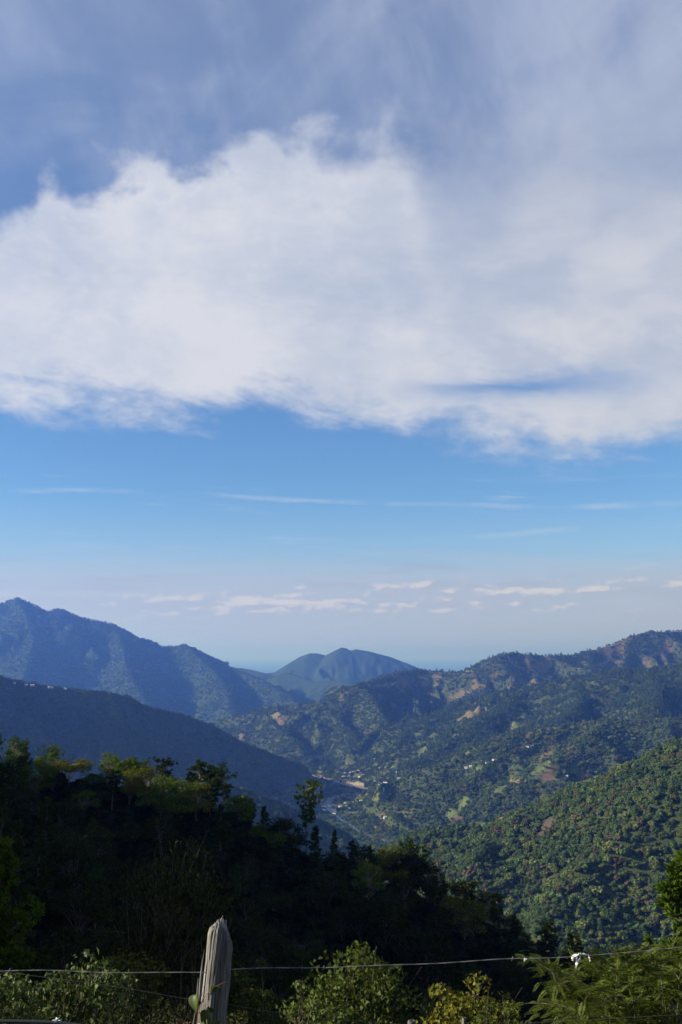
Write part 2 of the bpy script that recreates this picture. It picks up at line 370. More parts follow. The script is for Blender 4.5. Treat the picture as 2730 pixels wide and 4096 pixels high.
# farmed hill with clearings
ridge('farmed_hill', P((3400, 2750, 3300), (2900, 2850, 3250), (2730, 2878, 3200), (2560, 2892, 3220), (2440, 2880, 3250), (2330, 2890, 3300), (2180, 2912, 3300), (2060, 2935, 3320), (1960, 2965, 3350), (1880, 3010, 3400), (1760, 3070, 3420), (1640, 3125, 3450), (1540, 3170, 3480)),
      0.48, rnd=10, spur=0.74, wave=280, rough=0.18, cap=35, jag=5, minor=0.42)
ridge('farmed_hill', P((2440, 2880, 3250), (2340, 2965, 2980), (2200, 3060, 2850), (2080, 3130, 2780), (1960, 3200, 2720), (1820, 3270, 2680), (1650, 3340, 2650)), 0.5, rnd=10, spur=0.68, wave=220, rough=0.16, cap=30, jag=5, minor=0.42)
ridge('farmed_hill', P((2060, 2935, 3320), (1990, 3040, 3080), (1880, 3130, 2950), (1760, 3190, 2900), (1640, 3240, 2880)), 0.5, rnd=10, spur=0.68, wave=220, rough=0.16, cap=30, jag=5, minor=0.42)
# near right hill
ridge('near_right_hill', P((3600, 2700, 1292), (2950, 2880, 1326), (2730, 2990, 1360), (2650, 3022, 1380), (2560, 3072, 1401), (2400, 3122, 1428), (2300, 3172, 1442), (2150, 3240, 1462), (2020, 3275, 1482), (1900, 3312, 1496), (1700, 3335, 1537), (1560, 3418, 1591), (1500, 3460, 1618)),
      0.55, rnd=16, spur=0.38, wave=230, rough=0.13, cap=22, jag=4, minor=0.15)
ridge('near_right_hill', P((2150, 3240, 1462), (2090, 3300, 1374), (2100, 3420, 1278), (2150, 3560, 1197)), 0.62, rnd=14, spur=0.3, wave=160, rough=0.14, cap=22, jag=5)
ridge('near_right_hill', P((2560, 3072, 1401), (2520, 3200, 1306), (2560, 3360, 1217), (2600, 3520, 1149)), 0.6, rnd=14, spur=0.3, wave=160, rough=0.14, cap=22, jag=5)
REGIONS = ['near_slope', 'valley_floor'] + sorted({r['region'] for r in RIDGES})
RID = {n: i for i, n in enumerate(REGIONS)}

def valley_z(y):
    return np.interp(y, [0, 1500, 2600, 4300, 6000, 9000, 15000, 22000], [-430, -455, -480, -495, -520, -570, -660, -700])
def near_z(x, y):
    d = np.where(y < 5, -1.6 - 0.23 * y, -2.75 - 0.43 * (y - 5))
    d = np.minimum(d, 60.0)
    tilt = -0.10 * np.clip(x, -60, 200) - 0.35 * np.clip(x - 25, 0, 500)
    return d + tilt * sstep(np.abs(y), 0, 12)

def on_floor(u, v):
    a, b = px_ray(u, v); Y = 3000.0
    for _ in range(40): Y = 0.5 * Y + 0.5 * float(valley_z(Y)) / b
    return (a * Y, Y)
RIVER = np.array([on_floor(u, v) for u, v in [(1150, 3092), (1190, 3096), (1225, 3101), (1260, 3107), (1300, 3116), (1325, 3122), (1345, 3131), (1375, 3140), (1410, 3149), (1440, 3154), (1466, 3159),
    (1462, 3167), (1425, 3174), (1385, 3181), (1350, 3189), (1322, 3201), (1310, 3216), (1320, 3240), (1350, 3268), (1400, 3300), (1450, 3332), (1495, 3347), (1540, 3356), (1580, 3385), (1590, 3440), (1560, 3520)]])
def river_distance(x, y):
    d = np.full(x.shape, 1e9)
    for a, b in zip(RIVER[:-1], RIVER[1:]):
        ab = b - a; t = np.clip(((x - a[0]) * ab[0] + (y - a[1]) * ab[1]) / (ab @ ab), 0, 1)
        d = np.minimum(d, np.hypot(x - a[0] - t * ab[0], y - a[1] - t * ab[1]))
    return d
def land(x, y, regions=False):
    """height of the ground at x, y (arrays)"""
    x = np.asarray(x, float); y = np.asarray(y, float)
    sh = x.shape; x = x.ravel(); y = y.ravel()
    H = near_z(x, y) + 0.25 * fbm(x / 6, y / 6, 3, 3) * sstep(np.hypot(x, y), 3, 20)
    reg = np.zeros(len(x), np.int32)
    vz = valley_z(y) + 3.0 * fbm(x / 160, y / 160, 3, 5)
    k = vz > H; H = np.where(k, vz, H); reg[k] = 1
    wx = fbm(x / 420, y / 420, 3, 21); wy = fbm(x / 420 + 40, y / 420, 3, 25)
    rn1 = ridged(x / 520 + 0.35 * wx, y / 520 + 0.35 * wy, 4, 31)
    rn2 = fbm(x / 90, y / 90, 3, 41)
    for ri, r in enumerate(RIDGES):
        pts = r['pts']; top = pts[:, 2].max()
        reach = (top + 720) / (r['slope'] * (1 - min(0.8, r['spur'] + r['minor'])) ) + 200
        reach = min(reach, 6000 if pts[:, 1].mean() > 6500 else 3200)
        if r['region'] == 'near_spur': reach = 500
        lo = pts.min(0) - reach; hi = pts.max(0) + reach
        sel = np.where((x > lo[0]) & (x < hi[0]) & (y > lo[1]) & (y < hi[1]))[0]
        if not len(sel): continue
        px, py = x[sel], y[sel]
        best = np.full(len(sel), -1e9); dmin = np.full(len(sel), 1e9)
        sc = r['wave']
        for a, b in zip(pts[:-1], pts[1:]):
            ab = b[:2] - a[:2]; L2 = ab[0] ** 2 + ab[1] ** 2
            tc = np.clip(((px - a[0]) * ab[0] + (py - a[1]) * ab[1]) / L2, 0, 1)
            dist = np.hypot(px - a[0] - tc * ab[0], py - a[1] - tc * ab[1])
            best = np.maximum(best, a[2] + tc * (b[2] - a[2]) - r['slope'] * dist)
            dmin = np.minimum(dmin, dist)
        # spurs and gullies run across the crest line's general direction
        ax = pts[-1, :2] - pts[0, :2]
        if r['region'] == 'near_spur': ax = np.array([1.0, 0.25])
        ax = ax / np.hypot(*ax)
        pa = px * ax[0] + py * ax[1] + 0.8 * sc * wx[sel]; pb = -px * ax[1] + py * ax[0] + 0.5 * sc * wy[sel]
        sp = 0.30 - 2.4 * np.abs(pnoise(pa / sc + 50.3 * ri, pb / (sc * 2.6), 60 + ri % 7))
        sp2 = 0.40 - 2.4 * np.abs(pnoise(pa / (sc * 0.38) + 31.7 * ri, pb / (sc * 0.9), 80 + ri % 5))
        ed = np.sqrt(dmin * dmin + r['rnd'] ** 2) - r['rnd']
        z = best + r['slope'] * (dmin - ed)
        z = z + r['slope'] * (r['spur'] * sp * np.minimum(dmin, 0.9 * sc) + r['minor'] * sp2 * np.minimum(dmin, 0.4 * sc))
        z = z + np.minimum(r['rough'] * dmin, r['cap']) * rn1[sel] + r['jag'] * rn2[sel] * (0.5 + 0.5 * sstep(dmin, 0, sc * 0.3))
        up = z > H[sel]
        H[sel[up]] = z[up]; reg[sel[up]] = RID[r['region']]
    k = np.where((np.abs(x) < 1500) & (y > 1700) & (y < 5200))[0]
    if len(k):
        d = river_distance(x[k], y[k]); bed = valley_z(y[k]) - 2.0 + np.maximum(0, d - 22) * 0.25 + np.maximum(0, d - 75) * 3.0
        low = bed < H[k]; H[k[low]] = bed[low]
        reg[k[low & (d < 45)]] = 1
    H = H.reshape(sh)
    return (H, reg.reshape(sh)) if regions else H

# polar sheet of ground centred on the camera, fine where the camera looks
az_f = np.linspace(R(-23), R(23), 500)
az_c = np.concatenate([np.linspace(R(-180), R(-100), 12, endpoint=False), np.linspace(R(-100), R(-23), 70, endpoint=False), az_f,
                       np.linspace(R(23), R(60), 30)[1:], np.linspace(R(60), R(180), 18)[1:]])
rad = np.concatenate([np.geomspace(0.3, 30, 55, endpoint=False), np.linspace(30, 420, 170, endpoint=False), np.linspace(420, 900, 40, endpoint=False),
                      np.linspace(900, 3600, 300, endpoint=False), np.linspace(3600, 6800, 250, endpoint=False), np.geomspace(6800, 17500, 190, endpoint=False), np.geomspace(17500, 150000, 45)])
rad = np.unique(np.concatenate([rad, np.linspace(8750, 9150, 45), np.linspace(11350, 11700, 36)]))
AZ, RR = np.meshgrid(az_c, rad)                # rows: radius, columns: azimuth
GX, GY = RR * np.sin(AZ), RR * np.cos(AZ)
GH, GR = land(GX, GY, True)
GEL = GH / RR
GMAX = np.maximum.accumulate(GEL, axis=0)       # skyline so far along each direction
def seen(x, y, z, slack):
    """is a point at height z (already raised by the height of its tree) above the ground in front of it"""
    a = np.arctan2(x, y); r = np.hypot(x, y)
    ci = np.clip(np.searchsorted(az_c, a), 1, len(az_c) - 2); ri = np.clip(np.searchsorted(rad, r * 0.985) - 1, 0, len(rad) - 1)
    m = np.minimum(GMAX[ri, ci], np.minimum(GMAX[ri, ci - 1], GMAX[ri, ci + 1]))
    return (z + slack) / r > m
def hit(u, v, start=30.0):
    """where the ray through a photograph pixel meets the ground"""
    a, b = px_ray(u, v)
    az = math.atan2(a, 1.0); tl = b / math.hypot(a, 1.0)
    c = min(max(int(np.searchsorted(az_c, az)), 1), len(az_c) - 1); w = (az - az_c[c - 1]) / (az_c[c] - az_c[c - 1])
    e = GEL[:, c - 1] * (1 - w) + GEL[:, c] * w
    k = np.where((e > tl) & (rad > start))[0]
    if not len(k): return None
    k = k[0]; t = (tl - e[k - 1]) / max(e[k] - e[k - 1], 1e-9); r = rad[k - 1] + min(max(t, 0), 1) * (rad[k] - rad[k - 1])
    return (r * math.sin(az), r * math.cos(az), r * tl)

# ------------------------------------------------------------------ ground cover: woods, clearings, bare soil
FIELDS = []     # world polygons of clearings: (xy array, colour)
GREEN_F, TAN_F, SAND_F, SOIL_F = (0.085, 0.110, 0.036), (0.135, 0.112, 0.056), (0.27, 0.23, 0.16), (0.115, 0.082, 0.054)
def field(pts, col):
    q = [hit(u, v, 600.0) for u, v in pts]
    q = [p for p in q if p is not None and p[1] < 6900]
    if len(q) >= 3: FIELDS.append((np.array([p[:2] for p in q]), np.array(col)))
for pts, col in [
    ([(2110, 3110), (2150, 3075), (2190, 3045), (2215, 3038), (2195, 3075), (2160, 3110), (2120, 3125)], GREEN_F),
    ([(2165, 3110), (2210, 3060), (2235, 3070), (2225, 3110), (2190, 3130)], SOIL_F),
    ([(1965, 3185), (1990, 3150), (2015, 3125), (2030, 3150), (2005, 3178)], GREEN_F),
    ([(2020, 3125), (2045, 3108), (2085, 3112), (2075, 3135), (2045, 3138)], TAN_F),
    ([(1790, 3250), (1850, 3205), (1895, 3165), (1900, 3185), (1870, 3225), (1830, 3265)], GREEN_F),
    ([(1770, 3285), (1850, 3262), (1855, 3280), (1800, 3292)], SOIL_F),
    ([(1890, 3098), (1905, 3068), (1935, 3070), (1930, 3092)], GREEN_F),
    ([(2265, 3095), (2290, 3072), (2330, 3070), (2310, 3098)], GREEN_F),
    ([(2270, 3108), (2350, 3085), (2360, 3100), (2290, 3115)], TAN_F),
    ([(2030, 3010), (2060, 2988), (2110, 2965), (2100, 2985), (2060, 3008)], TAN_F),
    ([(2095, 2945), (2125, 2925), (2130, 2935), (2105, 2955)], SOIL_F),
    ([(2195, 2990), (2225, 2975), (2245, 2985), (2225, 3000)], SOIL_F),
    ([(2260, 2995), (2300, 2978), (2310, 2990), (2270, 3005)], SOIL_F),
    ([(1560, 3070), (1610, 3035), (1640, 3025), (1620, 3050), (1580, 3075)], GREEN_F),
    ([(1640, 3025), (1690, 2990), (1740, 2975), (1700, 3010), (1650, 3040)], GREEN_F),
    ([(1725, 2955), (1750, 2930), (1765, 2935), (1745, 2955)], GREEN_F),
    ([(1790, 2950), (1850, 2932), (1855, 2940), (1800, 2958)], GREEN_F),
    ([(1830, 2885), (1870, 2845), (1950, 2830), (1930, 2855), (1860, 2885)], TAN_F),
    ([(2060, 2900), (2090, 2850), (2115, 2835), (2105, 2870), (2075, 2905)], GREEN_F),
    ([(1650, 2945), (1680, 2920), (1700, 2925), (1670, 2950)], GREEN_F),
    ([(1340, 3125), (1365, 3122), (1410, 3127), (1455, 3136), (1462, 3155), (1430, 3154), (1385, 3140), (1350, 3133)], SAND_F),
    ([(1355, 3163), (1390, 3152), (1400, 3158), (1365, 3168)], TAN_F),
    ([(1410, 3175), (1465, 3165), (1470, 3180), (1420, 3192), (1370, 3198)], TAN_F),
    ([(1380, 3075), (1420, 3066), (1412, 3074), (1385, 3082)], TAN_F),
    ([(1380, 3058), (1410, 3054), (1408, 3062), (1384, 3064)], SOIL_F),
    ([(1270, 3062), (1300, 3060), (1355, 3063), (1340, 3070), (1300, 3070)], GREEN_F),
    ([(1490, 3360), (1540, 3355), (1535, 3362), (1500, 3366)], SAND_F),
    ([(1510, 3265), (1545, 3255), (1560, 3275), (1520, 3280)], SOIL_F),
    ([(1470, 3140), (1490, 3132), (1510, 3134), (1490, 3146)], TAN_F),
    ([(2160, 3290), (2215, 3270), (2230, 3295), (2190, 3340), (2150, 3345)], (0.10, 0.075, 0.06)),
    ([(1900, 3297), (1960, 3288), (1985, 3300), (1920, 3312)], GREEN_F),
    ([(2185, 3660), (2215, 3640), (2240, 3655), (2210, 3680)], (0.16, 0.13, 0.05)),
    ([(2385, 3695), (2410, 3688), (2420, 3705), (2395, 3715)], (0.14, 0.08, 0.045)),
]: field(pts, col)

def inside(poly, x, y):
    c = np.zeros(len(x), bool); j = len(poly) - 1
    for i in range(len(poly)):
        xi, yi = poly[i]; xj, yj = poly[j]
        with np.errstate(divide='ignore', invalid='ignore'):
            c ^= ((yi > y) != (yj > y)) & (x < (xj - xi) * (y - yi) / (yj - yi) + xi)
        j = i
    return c

DRY = {'right_far_ridge': 0.10, 'farmed_hill': 0.24, 'pine_hill': 0.36, 'pyramid_hill': 0.40, 'near_right_hill': 0.42, 'left_mountain': 0.75,
       'valley_floor': 0.30, 'shaded_ridge': 0.45, 'middle_mountain': 0.7, 'far_ridge': 0.5, 'near_spur': 2.0, 'near_slope': 2.0}
DRY_ARR = np.array([DRY[n] for n in REGIONS])
def cover(x, y, reg):
    """ground colour and tree density (0..1)"""
    n = len(x)
    f1 = fbm(x / 130, y / 130, 4, 101); f2 = fbm(x / 60, y / 60, 3, 111); f3 = fbm(x / 300, y / 300, 3, 121)
    col = np.tile(np.array([0.040, 0.052, 0.020]), (n, 1))
    far_wood = np.isin(reg, [RID['left_mountain'], RID['far_ridge'], RID['middle_mountain']])
    col[far_wood] = (0.025, 0.042, 0.015)
    dens = np.ones(n)
    th = DRY_ARR[reg]
    dry = sstep(f1 * 0.8 + f2 * 0.45 + f3 * 0.5, th, th + 0.14)
    warm = np.array([0.110, 0.074, 0.046]); grass = np.array([0.095, 0.105, 0.038])
    pick = sstep(f3 + 0.6 * f2, -0.25, 0.25)[:, None]
    dcol = warm * (1 - pick) + grass * pick
    redder = (reg == RID['right_far_ridge'])[:, None]
    dcol = np.where(redder, dcol * 0.5 + 0.5 * np.array([0.115, 0.075, 0.052]), dcol)
    col = col * (1 - dry[:, None]) + dcol * dry[:, None]
    dens = dens * (1 - 0.80 * dry)
    rd = np.full(n, 1e9); k = np.where((np.abs(x) < 1500) & (y > 1700) & (y < 5200))[0]
    if len(k):
        rd[k] = river_distance(x[k], y[k])
        bar = (rd < np.interp(y, [3200, 3500], [5, 34]) + 18 * f2)[:, None]; col = np.where(bar, np.array([0.19, 0.165, 0.12]) * (0.9 + 0.5 * f2[:, None]), col)
        flat = (rd < np.interp(y, [3100, 3400], [20, 300])) & (reg == RID['valley_floor'])
        dens = np.where(flat, dens * np.where(f2 + 0.5 * f1 > 0.12, 0.75, 0.10), dens)
        meadow = (flat & (f2 + 0.5 * f1 <= 0.12) & (rd > 40))[:, None]
        col = np.where(meadow, np.array([0.125, 0.132, 0.058]) * (0.9 + 0.6 * f1[:, None]), col)
    for poly, c in FIELDS:
        lo = poly.min(0); hi = poly.max(0)
        s = np.where((x > lo[0]) & (x < hi[0]) & (y > lo[1]) & (y < hi[1]))[0]
        if len(s):
            s = s[inside(poly, x[s], y[s])]
            col[s] = c * (0.85 + 0.5 * f2[s][:, None]); dens[s] = 0.03
    return col, dens

def ground_material():
    m, g = material('ground_cover')
    at = g.new('ShaderNodeAttribute', attribute_name='cover')
    tc = g.new('ShaderNodeNewGeometry')
    n1 = g.noise(tc.outputs['Position'], 0.09, 6.0, 0.65); n2 = g.noise(tc.outputs['Position'], 0.9, 5.0, 0.6)
    f = g.add(g.mul(n1, 0.9), g.mul(n2, 0.4))
    val = g.lin(f, 0.35, 0.95, 0.55, 1.5)
    col = g.mix(1.0, at.outputs['Color'], g.vec(val, val, val), 'MULTIPLY')
    surface(g, col, 0.95, 0.05, bump=f, bump_strength=0.6, bump_dist=3.0)
    return m
MAT_GROUND = ground_material()

def build_ground():
    nr, nc = GX.shape
    V = np.stack([GX, GY, GH], -1).reshape(-1, 3)
    col, _ = cover(GX.ravel(), GY.ravel(), GR.ravel())
    i = np.arange(nr - 1)[:, None] * nc; j = np.arange(nc - 1)[None]
    F = np.stack([i + j, i + j + 1, i + nc + j + 1, i + nc + j], -1).reshape(-1, 4)[:, ::-1]
    reg = GR.ravel()[F[:, 0]].copy()
    far = RR.ravel()[F[:, 0]] > 17000
    reg[far] = 99
    names = {**{i: n for n, i in RID.items()}, 99: 'far_plain'}
    for rid, name in names.items():
        f = F[reg == rid]
        if not len(f): continue
        used, inv = np.unique(f, return_inverse=True)
        me = mesh_from(name, V[used], inv.reshape(-1, 4), True)
        a = me.color_attributes.new('cover', 'FLOAT_COLOR', 'POINT')
        c4 = np.ones((len(used), 4), np.float32); c4[:, :3] = col[used]
        a.data.foreach_set('color', c4.ravel())
        tag(link(name, me, MAT_GROUND), kind='structure')
build_ground()

# ------------------------------------------------------------------ river
def ribbon(name, path, width, z_of, lift, mat):
    path = np.asarray(path); t = np.linspace(0, len(path) - 1, 160)
    p = np.stack([np.interp(t, np.arange(len(path)), path[:, i]) for i in (0, 1)], 1)
    for _ in range(4): p[1:-1] = 0.5 * p[1:-1] + 0.25 * (p[:-2] + p[2:])
    tg = np.gradient(p, axis=0); tg /= np.linalg.norm(tg, axis=1)[:, None]
    nrm = np.stack([-tg[:, 1], tg[:, 0]], 1)
    wv = (width(p[:, 1]) * (0.8 + 0.5 * fbm(t / 3, t * 0, 2, 9)))[:, None]
    z = z_of(p[:, 1]) + lift
    L = np.column_stack([p + nrm * wv / 2, z]); Rr = np.column_stack([p - nrm * wv / 2, z])
    V = np.concatenate([L, Rr]); n = len(p); i = np.arange(n - 1)
    return link(name, mesh_from(name, V, np.stack([i, i + n, i + n + 1, i + 1], 1), True), mat)
def water_material():
    m, g = material('river_water')
    ge = g.new('ShaderNodeNewGeometry')
    n = g.noise(ge.outputs['Position'], 0.4, 4.0, 0.6)
    surface(g, (0.05, 0.08, 0.09), 0.12, 0.5, bump=n, bump_strength=0.15, bump_dist=0.3)
    return m
tag(ribbon('river', RIVER, lambda yy: np.interp(yy, [3000, 3450], [9.0, 20.0]), valley_z, -0.6, water_material()), kind='structure')

# ------------------------------------------------------------------ far woods
def leaf_quads(c, n, size, aspect=0.6, rs=None):
    """diamond faces at centres c facing n; returns verts, quads"""
    rs = rs or rng
    k = len(c)
    n = n / (np.linalg.norm(n, axis=1)[:, None] + 1e-9)
    a = np.cross(n, rs.normal(size=(k, 3))); a /= np.linalg.norm(a, axis=1)[:, None] + 1e-9
    b = np.cross(n, a)
    s = np.broadcast_to(np.asarray(size, float), (k,))[:, None]
    V = np.stack([c - a * s * 0.5, c + b * s * 0.5 * aspect + n * s * 0.08, c + a * s * 0.5, c - b * s * 0.5 * aspect + n * s * 0.08], 1).reshape(-1, 3)
    return V, np.arange(4 * k).reshape(-1, 4)

def foliage_material(name, use_instancer, base=(0.05, 0.075, 0.025), var=0.5, translucent=0.2, warm=0.15, gloss=0.0):
    m, g = material(name)
    ge = g.new('ShaderNodeNewGeometry')
    if use_instancer:
        at = g.new('ShaderNodeAttribute', attribute_name='tint', attribute_type='INSTANCER'); col = at.outputs['Color']
    else:
        oi = g.new('ShaderNodeObjectInfo')
        col = g.mix(oi.outputs['Random'], tuple(x * 0.75 for x in base), tuple(x * y for x, y in zip(base, (1.35, 1.2, 1.05))))
    rp = ge.outputs['Random Per Island']
    val = g.lin(rp, 0, 1, 1 - var, 1 + var)
    col = g.mix(1.0, col, g.vec(val, val, val), 'MULTIPLY')
    if warm > 0:
        hue = g.m('FRACT', g.mul(rp, 17.31))
        col = g.mix(g.smooth(hue, 1 - warm, 1.0, 0.0, 0.7), col, (base[0] * 2.1, base[1] * 1.25, base[2] * 0.8))
    leaf_shader(g, col, translucent, gloss=gloss)
    return m
MAT_WOOD_FAR = foliage_material('far_foliage', True, var=0.45, translucent=0.15, warm=0.0)
def bark_material(name, col=(0.10, 0.08, 0.065)):
    m, g = material(name)
    tc = g.new('ShaderNodeTexCoord'); mp = g.new('ShaderNodeMapping'); mp.inputs['Scale'].default_value = (6, 6, 1.2)
    g.l.new(tc.outputs['Object'], mp.inputs[0])
    n = g.noise(mp.outputs[0], 2.5, 6.0, 0.65)
    v = g.lin(n, 0.3, 0.7, 0.5, 1.5)
    surface(g, g.mix(1.0, col, g.vec(v, v, v), 'MULTIPLY'), 0.9, 0.1, bump=n, bump_strength=0.6, bump_dist=0.03)
    return m
MAT_BARK = bark_material('bark')
MAT_BARK_PALE = bark_material('pale_bark', (0.24, 0.20, 0.16))

def far_tree(kind, seed):
    rs = np.random.default_rng(seed)
    g = Geo()
    g.tube([(0, 0, -0.25), (0.01, 0, 0.2), (0, 0.01, 0.55)], [0.03, 0.024, 0.012], 5)
    if kind == 'round':
        lobes = [(np.array([0, 0, 0.6]), np.array([0.40, 0.40, 0.34]))]
        for _ in range(rs.integers(5, 8)):
            a = rs.uniform(0, 6.28); h = rs.uniform(-0.18, 0.26)
            lobes.append((np.array([math.cos(a) * 0.30, math.sin(a) * 0.30, 0.58 + h]), np.array([1, 1, 0.8]) * rs.uniform(0.16, 0.25)))
        for c, s in lobes:
            k = int(120 * s[0] / 0.3)
            d = rs.normal(size=(k, 3)); d /= np.linalg.norm(d, axis=1)[:, None]
            V, F = leaf_quads(c + d * s * rs.uniform(0.72, 1.05, (k, 1)), d + 0.45 * rs.normal(size=(k, 3)), rs.uniform(0.11, 0.20, k), 0.85, rs)
            g.put(V, F)
    else:
        for z in np.linspace(0.35, 0.98, 13):
            rad_ = 0.26 * (1.05 - z) ** 0.75 + 0.035
            for _ in range(4):
                a = rs.uniform(0, 6.28); k = 13
                c = np.array([math.cos(a) * rad_ * 0.75, math.sin(a) * rad_ * 0.75, z])
                d = rs.normal(size=(k, 3)); d /= np.linalg.norm(d, axis=1)[:, None]; d[:, 2] = np.abs(d[:, 2]) * 0.7
                V, F = leaf_quads(c + d * 0.075, d + 0.4 * rs.normal(size=(k, 3)), rs.uniform(0.06, 0.12, k), 0.6, rs)
                g.put(V, F)
    return g.mesh('far_tree_' + kind)
PROTO = bpy.data.collections.new('far_tree_kinds')
for i in range(6):
    o = bpy.data.objects.new(f'kind_{i}', far_tree('round' if i < 4 else 'pine', 50 + i)); o.data.materials.append(MAT_WOOD_FAR); PROTO.objects.link(o)

def scatter_group(collection):
    t = bpy.data.node_groups.new('scatter', 'GeometryNodeTree')
    t.interface.new_socket('Geometry', in_out='INPUT', socket_type='NodeSocketGeometry')
    t.interface.new_socket('Geometry', in_out='OUTPUT', socket_type='NodeSocketGeometry')
    n, l = t.nodes, t.links
    gi = n.new('NodeGroupInput'); go = n.new('NodeGroupOutput'); ip = n.new('GeometryNodeInstanceOnPoints'); ci = n.new('GeometryNodeCollectionInfo')
    ci.inputs['Collection'].default_value = collection
    ci.inputs['Separate Children'].default_value = True; ci.inputs['Reset Children'].default_value = True
    def attr(name, typ):
        a = n.new('GeometryNodeInputNamedAttribute'); a.data_type = typ; a.inputs['Name'].default_value = name; return a.outputs['Attribute']
    ip.inputs['Pick Instance'].default_value = True
    l.new(gi.outputs[0], ip.inputs['Points']); l.new(ci.outputs[0], ip.inputs['Instance'])
    l.new(attr('kind_index', 'INT'), ip.inputs['Instance Index'])
    cb = n.new('ShaderNodeCombineXYZ'); l.new(attr('turn', 'FLOAT'), cb.inputs[2])
    e2r = n.new('FunctionNodeEulerToRotation'); l.new(cb.outputs[0], e2r.inputs[0]); l.new(e2r.outputs[0], ip.inputs['Rotation'])
    l.new(attr('size', 'FLOAT_VECTOR'), ip.inputs['Scale'])
    l.new(ip.outputs[0], go.inputs[0])
    return t
SCATTER = scatter_group(PROTO)
def scatter(name, label, category, pts, size, tint, kind_index, tree):
    me = mesh_from(name, pts, np.zeros((0, 4)))
    n = len(pts)
    def put(nm, typ, key, arr):
        a = me.attributes.new(nm, typ, 'POINT'); a.data.foreach_set(key, np.ascontiguousarray(arr).ravel())
    put('turn', 'FLOAT', 'value', rng.uniform(0, 6.28, n).astype(np.float32))
    put('size', 'FLOAT_VECTOR', 'vector', size.astype(np.float32))
    put('kind_index', 'INT', 'value', kind_index.astype(np.int32))
    c4 = np.ones((n, 4), np.float32); c4[:, :3] = tint
    put('tint', 'FLOAT_COLOR', 'color', c4)
    o = link(name, me)
    md = o.modifiers.new('trees', 'NODES'); md.node_group = tree
    return tag(o, label, category, kind='stuff')

FOREST_LABEL = {
    'valley_floor': ('valley_woods', 'trees along the river flats on the valley floor'),
    'shaded_ridge': ('ridge_woods', 'woods on the ridge in blue shade above the river'),
    'left_mountain': ('mountain_woods', 'hazy blue forest covering the high mountain with two summits'),
    'far_ridge': ('distant_woods', 'forest on the low hazy ridge behind the high mountain'),
    'right_far_ridge': ('crest_woods', 'scattered pines on the reddish dry ridge against the sky'),
    'pyramid_hill': ('hill_woods', 'forest on the steep pyramid hill beyond the village'),
    'pine_hill': ('pine_woods', 'dark pine forest on the broad hill above the farmed slopes'),
    'farmed_hill': ('farmland_woods', 'mixed trees between clearings on the farmed hillside'),
    'near_right_hill': ('thicket', 'dense mixed green and brown woodland on the steep bushy hillside')}
PALETTE = 1.28 * np.array([[0.036, 0.060, 0.022], [0.052, 0.082, 0.028], [0.085, 0.105, 0.032], [0.082, 0.068, 0.040], [0.060, 0.072, 0.040], [0.120, 0.125, 0.035]])
PAL_W = {'near_right_hill': [0.30, 0.31, 0.15, 0.10, 0.11, 0.03], 'farmed_hill': [0.36, 0.32, 0.14, 0.10, 0.07, 0.01], 'pine_hill': [0.6, 0.28, 0.05, 0.04, 0.03, 0.0],
         'right_far_ridge': [0.5, 0.25, 0.05, 0.15, 0.05, 0.0]}
def build_forests():
    bands = [(800, 1800, 4.3, 5.3), (1800, 2600, 6.5, 7.0), (2600, 3800, 5.8, 5.4), (3800, 5000, 6.4, 6.0), (5000, 7000, 8.5, 7.0), (7000, 9600, 13.5, 7.5)]
    acc = {}
    for r0, r1, gap, tall in bands:
        area = R(42) / 2 * (r1 * r1 - r0 * r0); n = int(area / (gap * gap))
        rr = np.sqrt(rng.uniform(r0 * r0, r1 * r1, n)); aa = rng.uniform(R(-21), R(21), n)
        x, y = rr * np.sin(aa), rr * np.cos(aa)
        # a first cull on the coarse sheet before the exact height is worked out
        ci = np.clip(np.searchsorted(az_c, aa), 0, len(az_c) - 1); ri = np.clip(np.searchsorted(rad, rr), 0, len(rad) - 1)
        keep = seen(x, y, GH[ri, ci] + tall, 25.0); x, y = x[keep], y[keep]
        z, reg = land(x, y, True)
        h = tall * np.clip(rng.lognormal(-0.04, 0.44, len(x)), 0.35, 2.6)
        h = np.where(reg == RID['shaded_ridge'], h * 0.65, h)
        keep = seen(x, y, z + h, 4.0)
        _, dens = cover(x, y, reg)
        keep &= rng.uniform(size=len(x)) < dens
        keep &= river_distance(x, y) > np.interp(y, [3000, 3450], [6.5, 15])
        x, y, z, reg, h = x[keep], y[keep], z[keep], reg[keep], h[keep]
        for rid in np.unique(reg):
            nm = REGIONS[rid]
            if nm not in FOREST_LABEL: continue
            s = reg == rid
            acc.setdefault(nm, []).append((x[s], y[s], z[s], h[s]))
    for nm, parts in acc.items():
        x, y, z, h = (np.concatenate(q) for q in zip(*parts)); n = len(x)
        w = np.array(PAL_W.get(nm, [0.35, 0.35, 0.14, 0.07, 0.08, 0.01]))
        f = fbm(x / 70, y / 70, 3, 201); q = np.clip(rng.uniform(size=n) * 0.62 + 0.38 * (0.5 + 0.9 * f), 0, 0.999)
        idx = np.searchsorted(np.cumsum(w / w.sum()), q)
        tint = PALETTE[np.clip(idx, 0, 5)] * rng.uniform(0.75, 1.25, (n, 1))
        pine_share = {'pine_hill': 0.65, 'right_far_ridge': 0.6, 'pyramid_hill': 0.4, 'farmed_hill': 0.15, 'near_right_hill': 0.12}.get(nm, 0.06)
        pine = rng.uniform(size=n) < pine_share
        ki = np.where(pine, rng.integers(4, 6, n), rng.integers(0, 4, n))
        fat = rng.uniform(0.85, 1.35, n) * np.where(pine, 1.15, 1.0)
        name, label = FOREST_LABEL[nm]
        scatter(name, label, 'forest', np.column_stack([x, y, z - 0.12 * h]), np.column_stack([h * fat, h * fat, h * np.where(pine, 1.35, 1.0)]), tint, ki, SCATTER)
build_forests()

